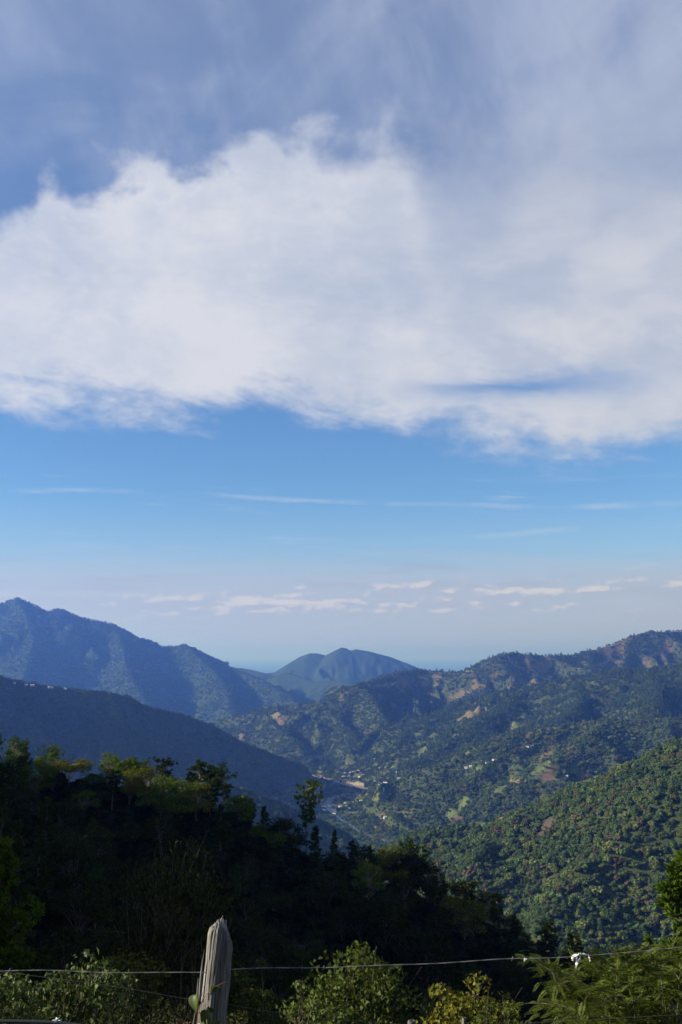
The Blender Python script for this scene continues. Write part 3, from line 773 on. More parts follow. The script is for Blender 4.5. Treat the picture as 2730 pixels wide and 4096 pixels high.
# ------------------------------------------------------------------ houses in the valley
def wall_paint(name, col, rough=0.8, spec=0.3):
    m, g = material(name)
    ge = g.new('ShaderNodeNewGeometry'); n = g.noise(ge.outputs['Position'], 0.8, 5.0, 0.6)
    v = g.lin(n, 0.3, 0.7, 0.8, 1.1)
    surface(g, g.mix(1.0, col, g.vec(v, v, v), 'MULTIPLY'), rough, spec)
    return m
WALLS = [wall_paint('white_wall', (0.55, 0.53, 0.50)), wall_paint('ochre_wall', (0.42, 0.32, 0.18)), wall_paint('adobe_wall', (0.30, 0.21, 0.15))]
ROOFS = [wall_paint('tin_roof', (0.38, 0.39, 0.41), 0.45, 0.5), wall_paint('white_roof', (0.58, 0.57, 0.55), 0.6), wall_paint('clay_roof', (0.30, 0.16, 0.10))]
def house_meshes(w, d, h, k):
    g = Geo(); g.box((0, 0, (h - 1.6) / 2), (w, d, h + 1.6)); wall = g.mesh('wall')
    g = Geo(); rz = 0.26 * d; e = 0.5; t = 0.16
    for s in (-1, 1):
        a = np.array([[-w / 2 - e, s * (d / 2 + e), h - 0.12], [w / 2 + e, s * (d / 2 + e), h - 0.12], [w / 2 + e, 0, h + rz], [-w / 2 - e, 0, h + rz]])
        V = np.concatenate([a, a + [0, 0, t]])
        g.put(V, [[0, 1, 2, 3], [7, 6, 5, 4], [0, 4, 5, 1], [1, 5, 6, 2], [2, 6, 7, 3], [3, 7, 4, 0]])
    for s in (-1, 1):
        x0, x1 = s * w / 2, s * (w / 2 - 0.15)
        V = np.array([[x0, -d / 2, h + .003], [x0, d / 2, h + .003], [x0, 0, h + rz - 0.02], [x1, -d / 2, h + .003], [x1, d / 2, h + .003], [x1, 0, h + rz - 0.02]])
        g.put(V, [[0, 1, 2], [5, 4, 3]]); g.put(V, [[0, 3, 4, 1], [1, 4, 5, 2], [2, 5, 3, 0]])
    roof = g.mesh('roof')
    g = Geo(); g.box((w * 0.1, -d / 2 - 0.03, 1.05), (1.0, 0.08, 2.1)); door = g.mesh('door')
    return wall, roof, door
HOUSE_KINDS = [house_meshes(*a) for a in ((9, 6, 3.0, 0), (13, 7, 3.2, 1), (7, 5.5, 2.8, 2), (20, 9, 5.0, 3))]
MAT_DOOR = wall_paint('door_wood', (0.16, 0.10, 0.07))
# photograph pixel, size kind, wall, roof, cluster
HOUSES = [(u, v, k, w, r, 'village') for u, v, k, w, r in [
    (1404, 3083, 1, 0, 1), (1382, 3094, 0, 0, 0), (1404, 3096, 2, 0, 2), (1412, 3090, 1, 0, 1), (1401, 3101, 0, 1, 2), (1379, 3111, 3, 1, 0), (1391, 3106, 1, 0, 0), (1399, 3110, 2, 0, 0),
    (1437, 3084, 0, 0, 1), (1442, 3089, 2, 0, 0), (1432, 3086, 2, 2, 2), (1439, 3107, 0, 0, 1), (1444, 3110, 2, 1, 0), (1451, 3102, 1, 2, 2), (1456, 3085, 2, 1, 2), (1471, 3084, 0, 0, 0)]]
HOUSES += [(u, v, k, w, r, 'shade') for u, v, k, w, r in [
    (1297, 3231, 1, 0, 1), (1296, 3243, 1, 0, 1), (1380, 3216, 0, 0, 1), (1396, 3221, 1, 0, 1), (1388, 3227, 0, 0, 0), (1423, 3221, 1, 0, 1), (1402, 3237, 0, 0, 1), (1335, 3242, 1, 0, 0),
    (1338, 3250, 1, 0, 0), (1338, 3258, 0, 0, 1), (1443, 3207, 1, 0, 1), (1318, 3228, 0, 0, 0), (1362, 3230, 1, 0, 0)]]
HOUSES += [(u, v, k, w, r, 'slope') for u, v, k, w, r in [
    (1497, 3039, 1, 0, 1), (1513, 3077, 2, 1, 2), (1520, 3073, 2, 0, 0), (1590, 3092, 0, 0, 1), (1556, 3119, 0, 0, 2), (1597, 3117, 1, 0, 0), (1501, 3129, 0, 0, 1), (1542, 3135, 1, 0, 1), (1522, 3138, 0, 0, 0),
    (1930, 3045, 0, 0, 1), (1950, 3055, 1, 0, 0), (1980, 3042, 1, 0, 0), (1865, 3074, 0, 0, 0), (1883, 3067, 0, 0, 0), (1702, 3126, 0, 0, 1), (2110, 2990, 0, 0, 1), (2129, 2987, 0, 0, 0), (2120, 2989, 2, 0, 0),
    (2247, 3114, 0, 0, 1), (2264, 3109, 1, 0, 0), (2341, 3130, 1, 0, 1), (2382, 3092, 0, 0, 0), (2020, 3284, 1, 0, 2), (1545, 3273, 1, 0, 1), (1530, 3271, 0, 0, 0)]]
HOUSES += [(u, v, k, w, r, 'crest') for u, v, k, w, r in [(57, 2735, 0, 0, 1), (105, 2742, 0, 0, 0), (130, 2744, 1, 0, 0), (195, 2752, 0, 1, 0), (208, 2753, 2, 1, 0), (262, 2758, 0, 0, 0)]]
HOUSE_LABEL = {'village': ('{} house with {} in the sunlit village by the river', 'houses in the sunlit village'),
               'shade': ('{} house with {} in the hamlet in shade below the river bend', 'houses in the shaded hamlet'),
               'slope': ('{} house with {} alone among trees on the hillside', 'lone hillside houses'),
               'crest': ('{} house with {} on top of the shaded ridge', 'houses on the ridge top')}
def build_houses():
    wn, rn = ['white', 'ochre', 'adobe brown'], ['a tin roof', 'a white roof', 'a clay tile roof']
    kn = ['small', 'long', 'tiny', 'large']
    hr = random.Random(5)
    for u, v, k, w, r, cl in HOUSES:
        p = hit(u, v, 900.0)
        if p is None: continue
        z = float(land(np.array([p[0]]), np.array([p[1]]))[0])
        e = empty('house', (p[0], p[1], z + 0.3), hr.uniform(-0.5, 0.5))
        lab, grp = HOUSE_LABEL[cl]
        tag(e, lab.format(kn[k] + ' ' + wn[w], rn[r]), 'house', grp)
        wall, roof, door = HOUSE_KINDS[k]
        for nm, me, mt in (('wall', wall, WALLS[w]), ('roof', roof, ROOFS[r]), ('door', door, MAT_DOOR)):
            o = bpy.data.objects.new(nm, me); COL.objects.link(o); o.parent = e
            if not me.materials: me.materials.append(mt)
            o.material_slots[0].link = 'OBJECT'; o.material_slots[0].material = mt
build_houses()

# ------------------------------------------------------------------ trees near enough to tell apart
def bend(p0, p1, sag, n=5):
    t = np.linspace(0, 1, n)[:, None]; q = np.asarray(p0) * (1 - t) + np.asarray(p1) * t
    q[:, 2] += sag * (4 * t * (1 - t))[:, 0]; return q
def pine_tree(seed, H=12.0, W=5.0, bare=0.35, top='open', limbs=34, tufts=9, needles=26, length=0.48):
    rs = np.random.default_rng(seed)
    wood, crown = Geo(), Geo()
    zs = np.linspace(-0.8, H * 0.97, 9)
    lean = rs.normal(size=2) * 0.02 * H
    def axis(z): t = max(z, 0) / H; return np.array([lean[0] * t * t, lean[1] * t + 0.12 * math.sin(5 * t + seed), z])
    wood.tube([axis(z) for z in zs], np.interp(zs, [-0.8, H], [0.017 * H, 0.004 * H]), 8)
    tuft_c, tuft_d = [], []
    for i in range(limbs):
        f = (i + rs.uniform()) / limbs; z = H * (bare + (0.985 - bare) * f ** 0.85)
        t = (z / H - bare) / (1 - bare)
        if top == 'flat': prof = 0.35 + 0.65 * t if t < 0.8 else 1.0 - 1.6 * (t - 0.8)
        elif top == 'cone': prof = 1.05 - 0.95 * t
        else: prof = 0.55 + 0.9 * t * (1 - t) * 1.6 - 0.35 * t
        L = W / 2 * max(prof, 0.12) * rs.uniform(0.6, 1.15)
        a = rs.uniform(0, 2 * math.pi); up = rs.uniform(0.05, 0.45) + 0.3 * t
        p0 = axis(z); p1 = p0 + np.array([math.cos(a) * L, math.sin(a) * L, L * up * 0.8])
        b = bend(p0, p1, -0.10 * L)
        wood.tube(b, np.linspace(0.006, 0.002, 5) * H, 5, False)
        for k in range(max(2, int(tufts * (0.4 + 0.6 * L / (W / 2))))):
            s = rs.uniform(0.30, 1.03); c = p0 + (p1 - p0) * s + rs.normal(size=3) * np.array([0.16, 0.16, 0.10]) * L
            tuft_c.append(c); tuft_d.append(np.array([math.cos(a) * 0.6, math.sin(a) * 0.6, 0.55]))
    C = np.repeat(np.array(tuft_c), needles, 0); D = np.repeat(np.array(tuft_d), needles, 0) + rs.normal(size=(len(C), 3)) * 0.75
    D /= np.linalg.norm(D, axis=1)[:, None]
    side = np.cross(D, rs.normal(size=D.shape)); side /= np.linalg.norm(side, axis=1)[:, None]
    ln = length * rs.uniform(0.6, 1.15, (len(C), 1)) * H / 12
    w = 0.16 * ln
    V = np.stack([C + side * w, C - side * w, C + D * ln - side * w * 0.25, C + D * ln + side * w * 0.25], 1).reshape(-1, 3)
    crown.put(V, np.arange(len(V)).reshape(-1, 4))
    return wood.mesh('trunk', True), crown.mesh('crown')
def leafy_tree(seed, H=10.0, W=7.0, bare=0.3, clumps=34, leaves=110, leaf=0.36, aspect=0.65, droop=0.0, flat=1.0, trunk_r=0.02, stems=1, spread=0.45, hollow=0.6):
    rs = np.random.default_rng(seed)
    wood, crown = Geo(), Geo()
    cz = H * (1 + bare) / 2; ch = H * (1 - bare) / 2
    fork = []
    for s in range(stems):
        a = rs.uniform(0, 6.28); off = 0.0 if stems == 1 else 0.08 * W
        base = np.array([math.cos(a) * off, math.sin(a) * off, -0.6])
        topp = np.array([math.cos(a) * off * 3 + rs.normal() * 0.04 * W, math.sin(a) * off * 3 + rs.normal() * 0.04 * W, H * (bare + 0.30)])
        b = bend(base, topp, 0.0, 6); b[2:5, :2] += rs.normal(size=(3, 2)) * 0.015 * H
        wood.tube(b, np.linspace(trunk_r, trunk_r * 0.45, 6) * H, 8); fork.append(b)
    for i in range(clumps):
        d = rs.normal(size=3); d /= np.linalg.norm(d); d[2] = abs(d[2]) * 1.1 - 0.42
        d /= np.linalg.norm(d)
        rr = rs.uniform(hollow, 1.0)
        c = np.array([d[0] * W / 2 * rr, d[1] * W / 2 * rr, cz + d[2] * ch * rr * flat])
        cr = W * rs.uniform(0.09, 0.17)
        c[:2] *= (1 - cr / W)
        k = int(leaves * rs.uniform(0.6, 1.35))
        e = rs.normal(size=(k, 3)); e /= np.linalg.norm(e, axis=1)[:, None]
        pos = c + e * cr * np.array([1.15, 1.15, 0.75]) * rs.uniform(0.35, 1.05, (k, 1)) ** 0.6
        nr = e * 0.8 + np.array([0, 0, 0.5 - droop]) + rs.normal(size=(k, 3)) * 0.55
        V, F = leaf_quads(pos, nr, leaf * rs.uniform(0.6, 1.25, k), aspect, rs)
        if droop > 0:
            V = V.reshape(-1, 4, 3); tip = V[:, 2] - V[:, 0]; L = np.linalg.norm(tip, axis=1)[:, None]
            V[:, 2] = V[:, 0] + tip * (1 - droop) + np.array([0, 0, -1.0]) * L * droop; V = V.reshape(-1, 3)
        crown.put(V, F)
        f = fork[i % stems]; p0 = f[rs.integers(3, 6)]
        wood.tube(bend(p0, c, 0.06 * W * rs.uniform(-0.5, 1), 5), np.linspace(trunk_r * 0.32, trunk_r * 0.08, 5) * H, 5, False)
        for _ in range(2):
            q = c + rs.normal(size=3) * cr * 0.7
            wood.tube(np.stack([c * 0.5 + p0 * 0.5 + (c - p0) * 0.2, q]), np.array([trunk_r * 0.09, trunk_r * 0.04]) * H, 4, False)
    return wood.mesh('trunk', True), crown.mesh('crown')

MAT_PINE = foliage_material('pine_needles', False, (0.028, 0.052, 0.010), 0.45, 0.15, 0.06)
MAT_LEAF = foliage_material('tree_leaves', False, (0.055, 0.098, 0.014), 0.5, 0.28, 0.08)
MAT_LEAF_YELLOW = foliage_material('yellowish_leaves', False, (0.078, 0.098, 0.014), 0.5, 0.30, 0.15)
KINDS = {
    'open_pine': [(pine_tree(s, 13, 5.6, 0.40, 'open', 36), 13.0) for s in (301, 302)],
    'flat_pine': [(pine_tree(s, 13, 6.8, 0.52, 'flat', 30, 8), 13.0) for s in (311, 312)],
    'cone_pine': [(pine_tree(s, 12, 5.0, 0.16, 'cone', 52, 7), 12.0) for s in (321, 322)],
    'round_tree': [(leafy_tree(s, 10, 7.5, 0.22, 38, 105, 0.34), 10.0) for s in (331, 332, 333)],
    'tall_tree': [(leafy_tree(s, 13, 6.2, 0.28, 42, 95, 0.34, hollow=0.45), 13.0) for s in (341, 342)],
    'umbrella_tree': [(leafy_tree(s, 9, 8.5, 0.45, 30, 110, 0.32, flat=0.75, hollow=0.65), 9.0) for s in (351, 352)],
}
def plant(name, loc, meshes, mats, scale=1.0, rz=0.0, label=None, category='tree', group=None):
    e = empty(name, loc, rz, scale); tag(e, label, category, group)
    for nm, me, mt in zip(('trunk', 'crown'), meshes, mats):
        o = bpy.data.objects.new(nm, me); COL.objects.link(o); o.parent = e
        if not me.materials: me.materials.append(mt)
        if me.materials[0] != mt: o.material_slots[0].link = 'OBJECT'; o.material_slots[0].material = mt
    return e

# skyline trees of the near spur: crown-top pixel, kind, depth, label (None: one of many)
SPUR = [
    (-25, 2915, 'open_pine', 212, None, 'L'), (75, 2935, 'tall_tree', 208, 'tall dark bushy tree at the high end of the wooded spur', 'L'), (205, 2985, 'round_tree', 208, 'round green tree between a dark tall tree and a yellowish spreading tree', 'L'),
    (285, 3020, 'umbrella_tree', 204, 'yellowish spreading flat-topped tree on the spur crest', 'Y'), (150, 3035, 'round_tree', 200, None, 'L'), (375, 3085, 'round_tree', 208, None, 'L'), (440, 3000, 'tall_tree', 207, None, 'L'),
    (510, 2992, 'tall_tree', 205, 'big bright green tree rising above the spur crest', 'L'), (562, 3005, 'tall_tree', 204, None, 'L'), (600, 3070, 'round_tree', 200, None, 'Y'), (665, 3040, 'flat_pine', 203, 'flat-topped pine above leafy green bushes on the spur', 'P'),
    (650, 3100, 'round_tree', 194, 'leafy light green tree in front of a flat-topped pine', 'L'), (715, 3125, 'round_tree', 193, None, 'L'), (805, 3045, 'open_pine', 201, 'broad sunlit pine with a bare leaning trunk on the spur', 'P'), (850, 3065, 'open_pine', 203, None, 'P'),
    (897, 3078, 'flat_pine', 200, 'slender pine with an airy crown at the lower end of the sunlit trees', 'P'), (765, 3090, 'open_pine', 203, None, 'P'), (955, 3165, 'round_tree', 200, None, 'L'), (1010, 3198, 'cone_pine', 203, None, 'P'), (1060, 3225, 'cone_pine', 200, None, 'P'),
    (1110, 3275, 'round_tree', 202, None, 'L'), (1160, 3272, 'round_tree', 203, None, 'L'), (1225, 3148, 'flat_pine', 204, 'tall lone pine with open tiered branches rising over the valley', 'P'), (1262, 3305, 'cone_pine', 202, None, 'P'), (1336, 3322, 'cone_pine', 206, 'pointed pine with a lit tip beside the lone tall pine', 'P'),
    (1412, 3366, 'cone_pine', 207, None, 'P'), (1440, 3382, 'round_tree', 207, None, 'L'), (1488, 3386, 'cone_pine', 209, None, 'P'), (1568, 3378, 'round_tree', 212, 'round tree with a yellow lit top beside a tiered pine', 'Y'), (1625, 3390, 'round_tree', 213, None, 'L'), (1668, 3382, 'flat_pine', 214, 'tiered flat-topped pine against the bushy hillside', 'P'),
    (1700, 3440, 'round_tree', 214, None, 'L'), (1738, 3508, 'cone_pine', 218, None, 'P'), (1772, 3510, 'cone_pine', 219, None, 'P'), (1835, 3530, 'round_tree', 222, None, 'L'), (1878, 3526, 'flat_pine', 223, None, 'P'), (1930, 3570, 'round_tree', 226, None, 'L'), (1982, 3572, 'open_pine', 228, None, 'P'),
    (2022, 3650, 'round_tree', 231, None, 'L'), (2062, 3685, 'round_tree', 232, None, 'L'), (2205, 3698, 'flat_pine', 236, 'dark pine standing apart near the low end of the spur', 'P'), (2180, 3710, 'open_pine', 234, None, 'P'), (2135, 3755, 'round_tree', 234, None, 'L'), (2282, 3730, 'cone_pine', 239, None, 'P'), (2312, 3742, 'cone_pine', 240, None, 'P'),
    (2350, 3790, 'round_tree', 243, None, 'L'), (2385, 3782, 'cone_pine', 244, None, 'P'), (2440, 3838, 'round_tree', 247, None, 'L'), (2500, 3885, 'round_tree', 250, None, 'L'), (2590, 3930, 'round_tree', 254, None, 'L'),
    (1472, 3438, 'tall_tree', 196, 'slim tree with a lit crown and bare pale trunk below the skyline', 'L'), (1530, 3575, 'round_tree', 180, None, 'L'), (1700, 3680, 'round_tree', 172, None, 'L'), (1440, 3530, 'tall_tree', 178, None, 'L'), (1850, 3570, 'round_tree', 205, None, 'Y'),
]
SKY_U = np.array([s[0] for s in SPUR[:50]]); SKY_V = np.array([s[1] for s in SPUR[:50]]); _o = np.argsort(SKY_U); SKY_U, SKY_V = SKY_U[_o], SKY_V[_o]
SKY_V = SKY_V[SKY_U != 1225]; SKY_U = SKY_U[SKY_U != 1225]        # the lone pine stands clear of the others
MAT_LEAF_SHADED = foliage_material('shaded_leaves', False, (0.018, 0.028, 0.007), 0.5, 0.2, 0.05)  # leaf colour darkened to put the gully's shade into the trees
MAT_PINE_LIT = foliage_material('sunlit_needles', False, (0.050, 0.092, 0.013), 0.45, 0.2, 0.10)  # needle colour lightened to put sunlight into the lone and edge pines
MATS = {'B': MAT_PINE_LIT, 'D': MAT_LEAF_SHADED, 'L': MAT_LEAF, 'P': MAT_PINE, 'Y': MAT_LEAF_YELLOW}
KIND_WORDS = {'open_pine': ('pine_tree', 'dark pine with a bare lower trunk {}', 'pines'), 'flat_pine': ('pine_tree', 'flat-topped dark pine {}', 'flat-topped pines'),
              'cone_pine': ('pine_tree', 'pointed dark pine branched to the ground {}', 'pointed pines'), 'round_tree': ('leafy_tree', 'rounded broadleaf tree {}', 'rounded trees'),
              'tall_tree': ('leafy_tree', 'tall narrow broadleaf tree {}', 'tall broadleaf trees'), 'umbrella_tree': ('leafy_tree', 'spreading low-crowned tree {}', 'spreading trees')}
def build_spur_trees():
    tr = random.Random(17)
    def put(x, y, kind, top, label, mk, h=None):
        z = float(land(np.array([x]), np.array([y]))[0])
        (meshes, h0) = tr.choice(KINDS[kind]); need = top - z if h is None else h
        if need < 3.0: return False
        s = need / h0; wide = min(max(s * 1.15, 0.85), 1.5)
        nm, lab, grp = KIND_WORDS[kind]
        bark = MAT_BARK_PALE if mk in 'LY' and tr.random() < 0.3 else MAT_BARK
        if label and 'bare' in label: bark = MAT_BARK_PALE
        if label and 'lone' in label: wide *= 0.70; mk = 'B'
        size = 'small ' if need < 7 else 'mid-sized ' if need < 10 else 'large '
        where = 'on the spur crest' if y > 188 else 'halfway down the shaded spur' if y > 130 else 'deep in the dark gully'
        lab = size + lab.format(where)
        plant(nm, (x, y, z), meshes, (bark, MATS[mk]), (wide, wide, s), tr.uniform(0, 6.28), label or lab, 'tree', None if label else size + grp + ' ' + where)
        return True
    for u, v, kind, dep, label, mk in SPUR:
        x, y, ztop = px_at(u, v, dep)
        z = float(land(np.array([x]), np.array([y]))[0])
        if not (4 < ztop - z < 22): print('spur tree', u, v, 'height', round(ztop - z, 1))
        put(x, y, kind, max(ztop, z + 4.0), label, 'D' if mk == 'L' and u > 1000 and not label else mk)  # unlabelled trees down the crest take the shaded leaf colour
    for u in range(-30, 2640, 62):                      # lesser trees that close the skyline between them
        uu = u + tr.uniform(-14, 14); v = float(np.interp(uu, SKY_U, SKY_V)) + tr.uniform(55, 125); dep = float(np.interp(uu, [0, 900, 2700], [203, 197, 250])) + tr.uniform(-5, 5)
        x, y, ztop = px_at(uu, v, dep); kind = tr.choices(['round_tree', 'tall_tree', 'cone_pine', 'open_pine'], [5, 3, 1, 1])[0]
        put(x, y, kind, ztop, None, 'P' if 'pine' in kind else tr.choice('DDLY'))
    # woods filling the shaded face below the skyline
    spots = []; tries = 0
    while len(spots) < 150 and tries < 6000:
        tries += 1
        y = tr.uniform(75, 215); x = tr.uniform(-0.42, 0.40) * y
        if any((x - a) ** 2 + (y - b) ** 2 < 22 for a, b in spots): continue
        z = float(land(np.array([x]), np.array([y]))[0]); h = tr.uniform(5.5, 10.5)
        u, v = to_px(x, y, z + h)
        if v < np.interp(u, SKY_U, SKY_V) + 110 or v > 4150: continue
        spots.append((x, y))
        kind = tr.choices(['round_tree', 'tall_tree', 'umbrella_tree', 'open_pine', 'cone_pine'], [5, 2, 2, 2, 2])[0]
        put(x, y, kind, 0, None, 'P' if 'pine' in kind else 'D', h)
    # unseen trees continue the wood past the left edge, sited to shade the gully
    for _ in range(46):
        t = tr.random(); x = -80 - 200 * t; y = 200 - 40 * t + tr.uniform(-90, -18)
        kind = tr.choice(['round_tree', 'tall_tree', 'open_pine', 'cone_pine'])
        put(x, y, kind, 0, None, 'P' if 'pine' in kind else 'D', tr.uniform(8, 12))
build_spur_trees()

# undergrowth hiding the ground of the spur and the gully
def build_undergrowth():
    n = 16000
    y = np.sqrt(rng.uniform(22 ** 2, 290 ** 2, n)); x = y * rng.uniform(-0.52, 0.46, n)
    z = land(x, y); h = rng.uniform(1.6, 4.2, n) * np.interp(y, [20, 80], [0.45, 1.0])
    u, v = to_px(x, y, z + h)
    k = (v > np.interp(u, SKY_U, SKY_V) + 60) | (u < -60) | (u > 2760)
    x, y, z, h = x[k], y[k], z[k], h[k]; n = len(x)
    tint = PALETTE[rng.choice([0, 1, 0, 4], n)] * rng.uniform(0.14, 0.28, (n, 1))  # tints cut far down to deepen the gully's shade
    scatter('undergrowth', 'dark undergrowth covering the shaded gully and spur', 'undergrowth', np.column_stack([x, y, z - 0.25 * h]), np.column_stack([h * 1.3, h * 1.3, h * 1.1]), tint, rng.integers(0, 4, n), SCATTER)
build_undergrowth()

# ------------------------------------------------------------------ bushes and trees below the fence
MAT_BUSH = foliage_material('bush_leaves', False, (0.048, 0.074, 0.011), 0.65, 0.32, 0.12, gloss=0.008)
MAT_BUSH_YELLOW = foliage_material('yellow_green_leaves', False, (0.072, 0.084, 0.010), 0.6, 0.32, 0.18, gloss=0.008)
MAT_BUSH_RED = foliage_material('mixed_leaves', False, (0.054, 0.084, 0.015), 0.6, 0.28, 0.12, gloss=0.018)
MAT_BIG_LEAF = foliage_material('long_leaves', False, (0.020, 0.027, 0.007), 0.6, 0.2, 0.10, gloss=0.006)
def ground_at(x, y): return float(land(np.array([x]), np.array([y]))[0])
def shrub(name, label, u, vtop, wpx, depth, mat, seed, category='bush', group=None, **kw):
    x, y, ztop = px_at(u, vtop, depth); z = ground_at(x, y)
    H = max(ztop - z, 0.8); W = wpx * depth / FPX
    kw.setdefault('trunk_r', 0.014); kw.setdefault('bare', 0.12)
    return plant(name, (x, y, z), leafy_tree(seed, H, W, **kw), (MAT_BARK, mat), 1.0, 0.0, label, category, group)
shrub('bush', 'leafy bush with pale shiny and reddish leaves behind the fence wire', 290, 3838, 560, 16, MAT_BUSH_RED, 401, clumps=70, leaves=70, leaf=0.135, aspect=0.5, droop=0.35, stems=3, hollow=0.5)
shrub('bush', 'leafy bush with shiny leaves at the end of the dark rail', -20, 3870, 420, 14, MAT_BUSH_RED, 402, clumps=44, leaves=70, leaf=0.11, aspect=0.5, droop=0.35, stems=3, hollow=0.5)
shrub('bush', 'low small-leaved bright green bush below the reddish leafy bush', 330, 4055, 170, 12, MAT_BUSH, 403, clumps=26, leaves=90, leaf=0.035, aspect=0.7, stems=3, bare=0.1)
shrub('leafy_tree', 'rounded sunlit tree with broad leaves crossed by the fence wire', 1430, 3772, 560, 25, MAT_BUSH, 411, 'tree', clumps=95, leaves=70, leaf=0.155, aspect=0.7, droop=0.25, stems=2, hollow=0.45, bare=0.10)
shrub('leafy_tree', 'thin sapling with bare forking branches beside the rounded sunlit tree', 1225, 3905, 210, 23, MAT_BUSH_RED, 412, 'tree', clumps=18, leaves=42, leaf=0.12, aspect=0.6, droop=0.3, stems=3, hollow=0.7, bare=0.3)
shrub('bush', 'bright green bush under the rounded sunlit tree', 1385, 4035, 330, 18, MAT_BUSH, 413, clumps=46, leaves=85, leaf=0.085, aspect=0.65, stems=3)
shrub('bush', 'yellow-green leafy bush beside a finer-leaved green bush', 1880, 3912, 430, 22, MAT_BUSH_YELLOW, 414, clumps=80, leaves=75, leaf=0.13, aspect=0.7, droop=0.2, stems=3)
shrub('bush', 'fine-leaved darker green bush in front of the yellow-green bush', 1985, 3968, 300, 19, MAT_BUSH, 415, clumps=60, leaves=130, leaf=0.05, aspect=0.6, stems=3)
shrub('bush', 'round dense small-leaved bush beyond the fence post', 1030, 3815, 230, 42, MAT_BUSH, 416, clumps=44, leaves=110, leaf=0.13, aspect=0.7, stems=2)
shrub('bush', 'low bush with a yellow lit top in front of the dark long-leaved tree', 520, 3758, 360, 31, MAT_BUSH_YELLOW, 417, clumps=50, leaves=70, leaf=0.14, aspect=0.6, stems=3)
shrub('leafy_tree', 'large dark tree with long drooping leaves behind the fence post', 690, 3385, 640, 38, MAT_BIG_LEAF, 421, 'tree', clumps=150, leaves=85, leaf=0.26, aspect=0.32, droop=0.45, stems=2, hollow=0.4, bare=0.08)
shrub('bush', 'dim bush with dangling pale leaves between the dark tree and the post', 770, 3640, 200, 30, MAT_BIG_LEAF, 422, clumps=26, leaves=40, leaf=0.2, aspect=0.35, droop=0.6, stems=2, hollow=0.5)
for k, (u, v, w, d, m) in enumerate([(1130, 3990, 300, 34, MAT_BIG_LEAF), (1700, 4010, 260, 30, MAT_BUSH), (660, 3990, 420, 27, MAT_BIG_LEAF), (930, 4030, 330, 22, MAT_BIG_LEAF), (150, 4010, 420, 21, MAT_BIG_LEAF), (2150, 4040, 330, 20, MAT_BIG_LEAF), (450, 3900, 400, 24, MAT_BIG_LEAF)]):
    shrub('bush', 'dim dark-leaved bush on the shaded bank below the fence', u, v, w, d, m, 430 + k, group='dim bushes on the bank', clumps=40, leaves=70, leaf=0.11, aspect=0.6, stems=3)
# needled trees close by at either edge
def near_pine(label, u, vtop, wpx, depth, seed, top='open', bare=0.2, limbs=44, mat=None):
    x, y, ztop = px_at(u, vtop, depth); z = ground_at(x, y); H = ztop - z
    t = pine_tree(seed, H, wpx * depth / FPX, bare, top, limbs, 14, 44, 0.25 * 12 / H)
    plant('pine_tree', (x, y, z), t, (MAT_BARK, mat or MAT_PINE), 1.0, 0.0, label, 'tree')
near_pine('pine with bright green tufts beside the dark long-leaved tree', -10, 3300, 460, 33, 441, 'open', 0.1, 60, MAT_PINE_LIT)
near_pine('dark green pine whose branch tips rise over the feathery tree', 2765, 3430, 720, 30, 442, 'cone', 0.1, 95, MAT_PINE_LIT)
# unseen trees added up-sun on the bank to shade the gully
def build_shade_trees():
    tr = random.Random(23)
    for k, (x, y, top) in enumerate([(-18.5, 37, 2.0), (-18, 29, 0.5), (-25, 36, 2.0), (-22, 30, -1), (-32, 44, 4), (-33, 54, 4), (-36, 30, 5.0), (-42, 60, 8), (-44, 70, 6), (-44, 46, 8), (-52, 74, 10), (-60, 56, 12), (-54, 90, 8), (-64, 98, 12), (-72, 84, 15), (-60, 116, 10), (-70, 118, 14), (-90, 104, 20)]):
        z = ground_at(x, y); h = max(top - z, 6); kind = tr.choice(['round_tree', 'tall_tree', 'round_tree'])
        meshes, h0 = tr.choice(KINDS[kind]); s = h / h0
        plant('leafy_tree', (x, y, z), meshes, (MAT_BARK, MAT_LEAF), (min(s * 1.1, 1.5),) * 2 + (s,), tr.uniform(0, 6.28), 'unseen broadleaf tree added on the bank to shade the gully', 'tree', 'unseen shade trees on the bank')
build_shade_trees()

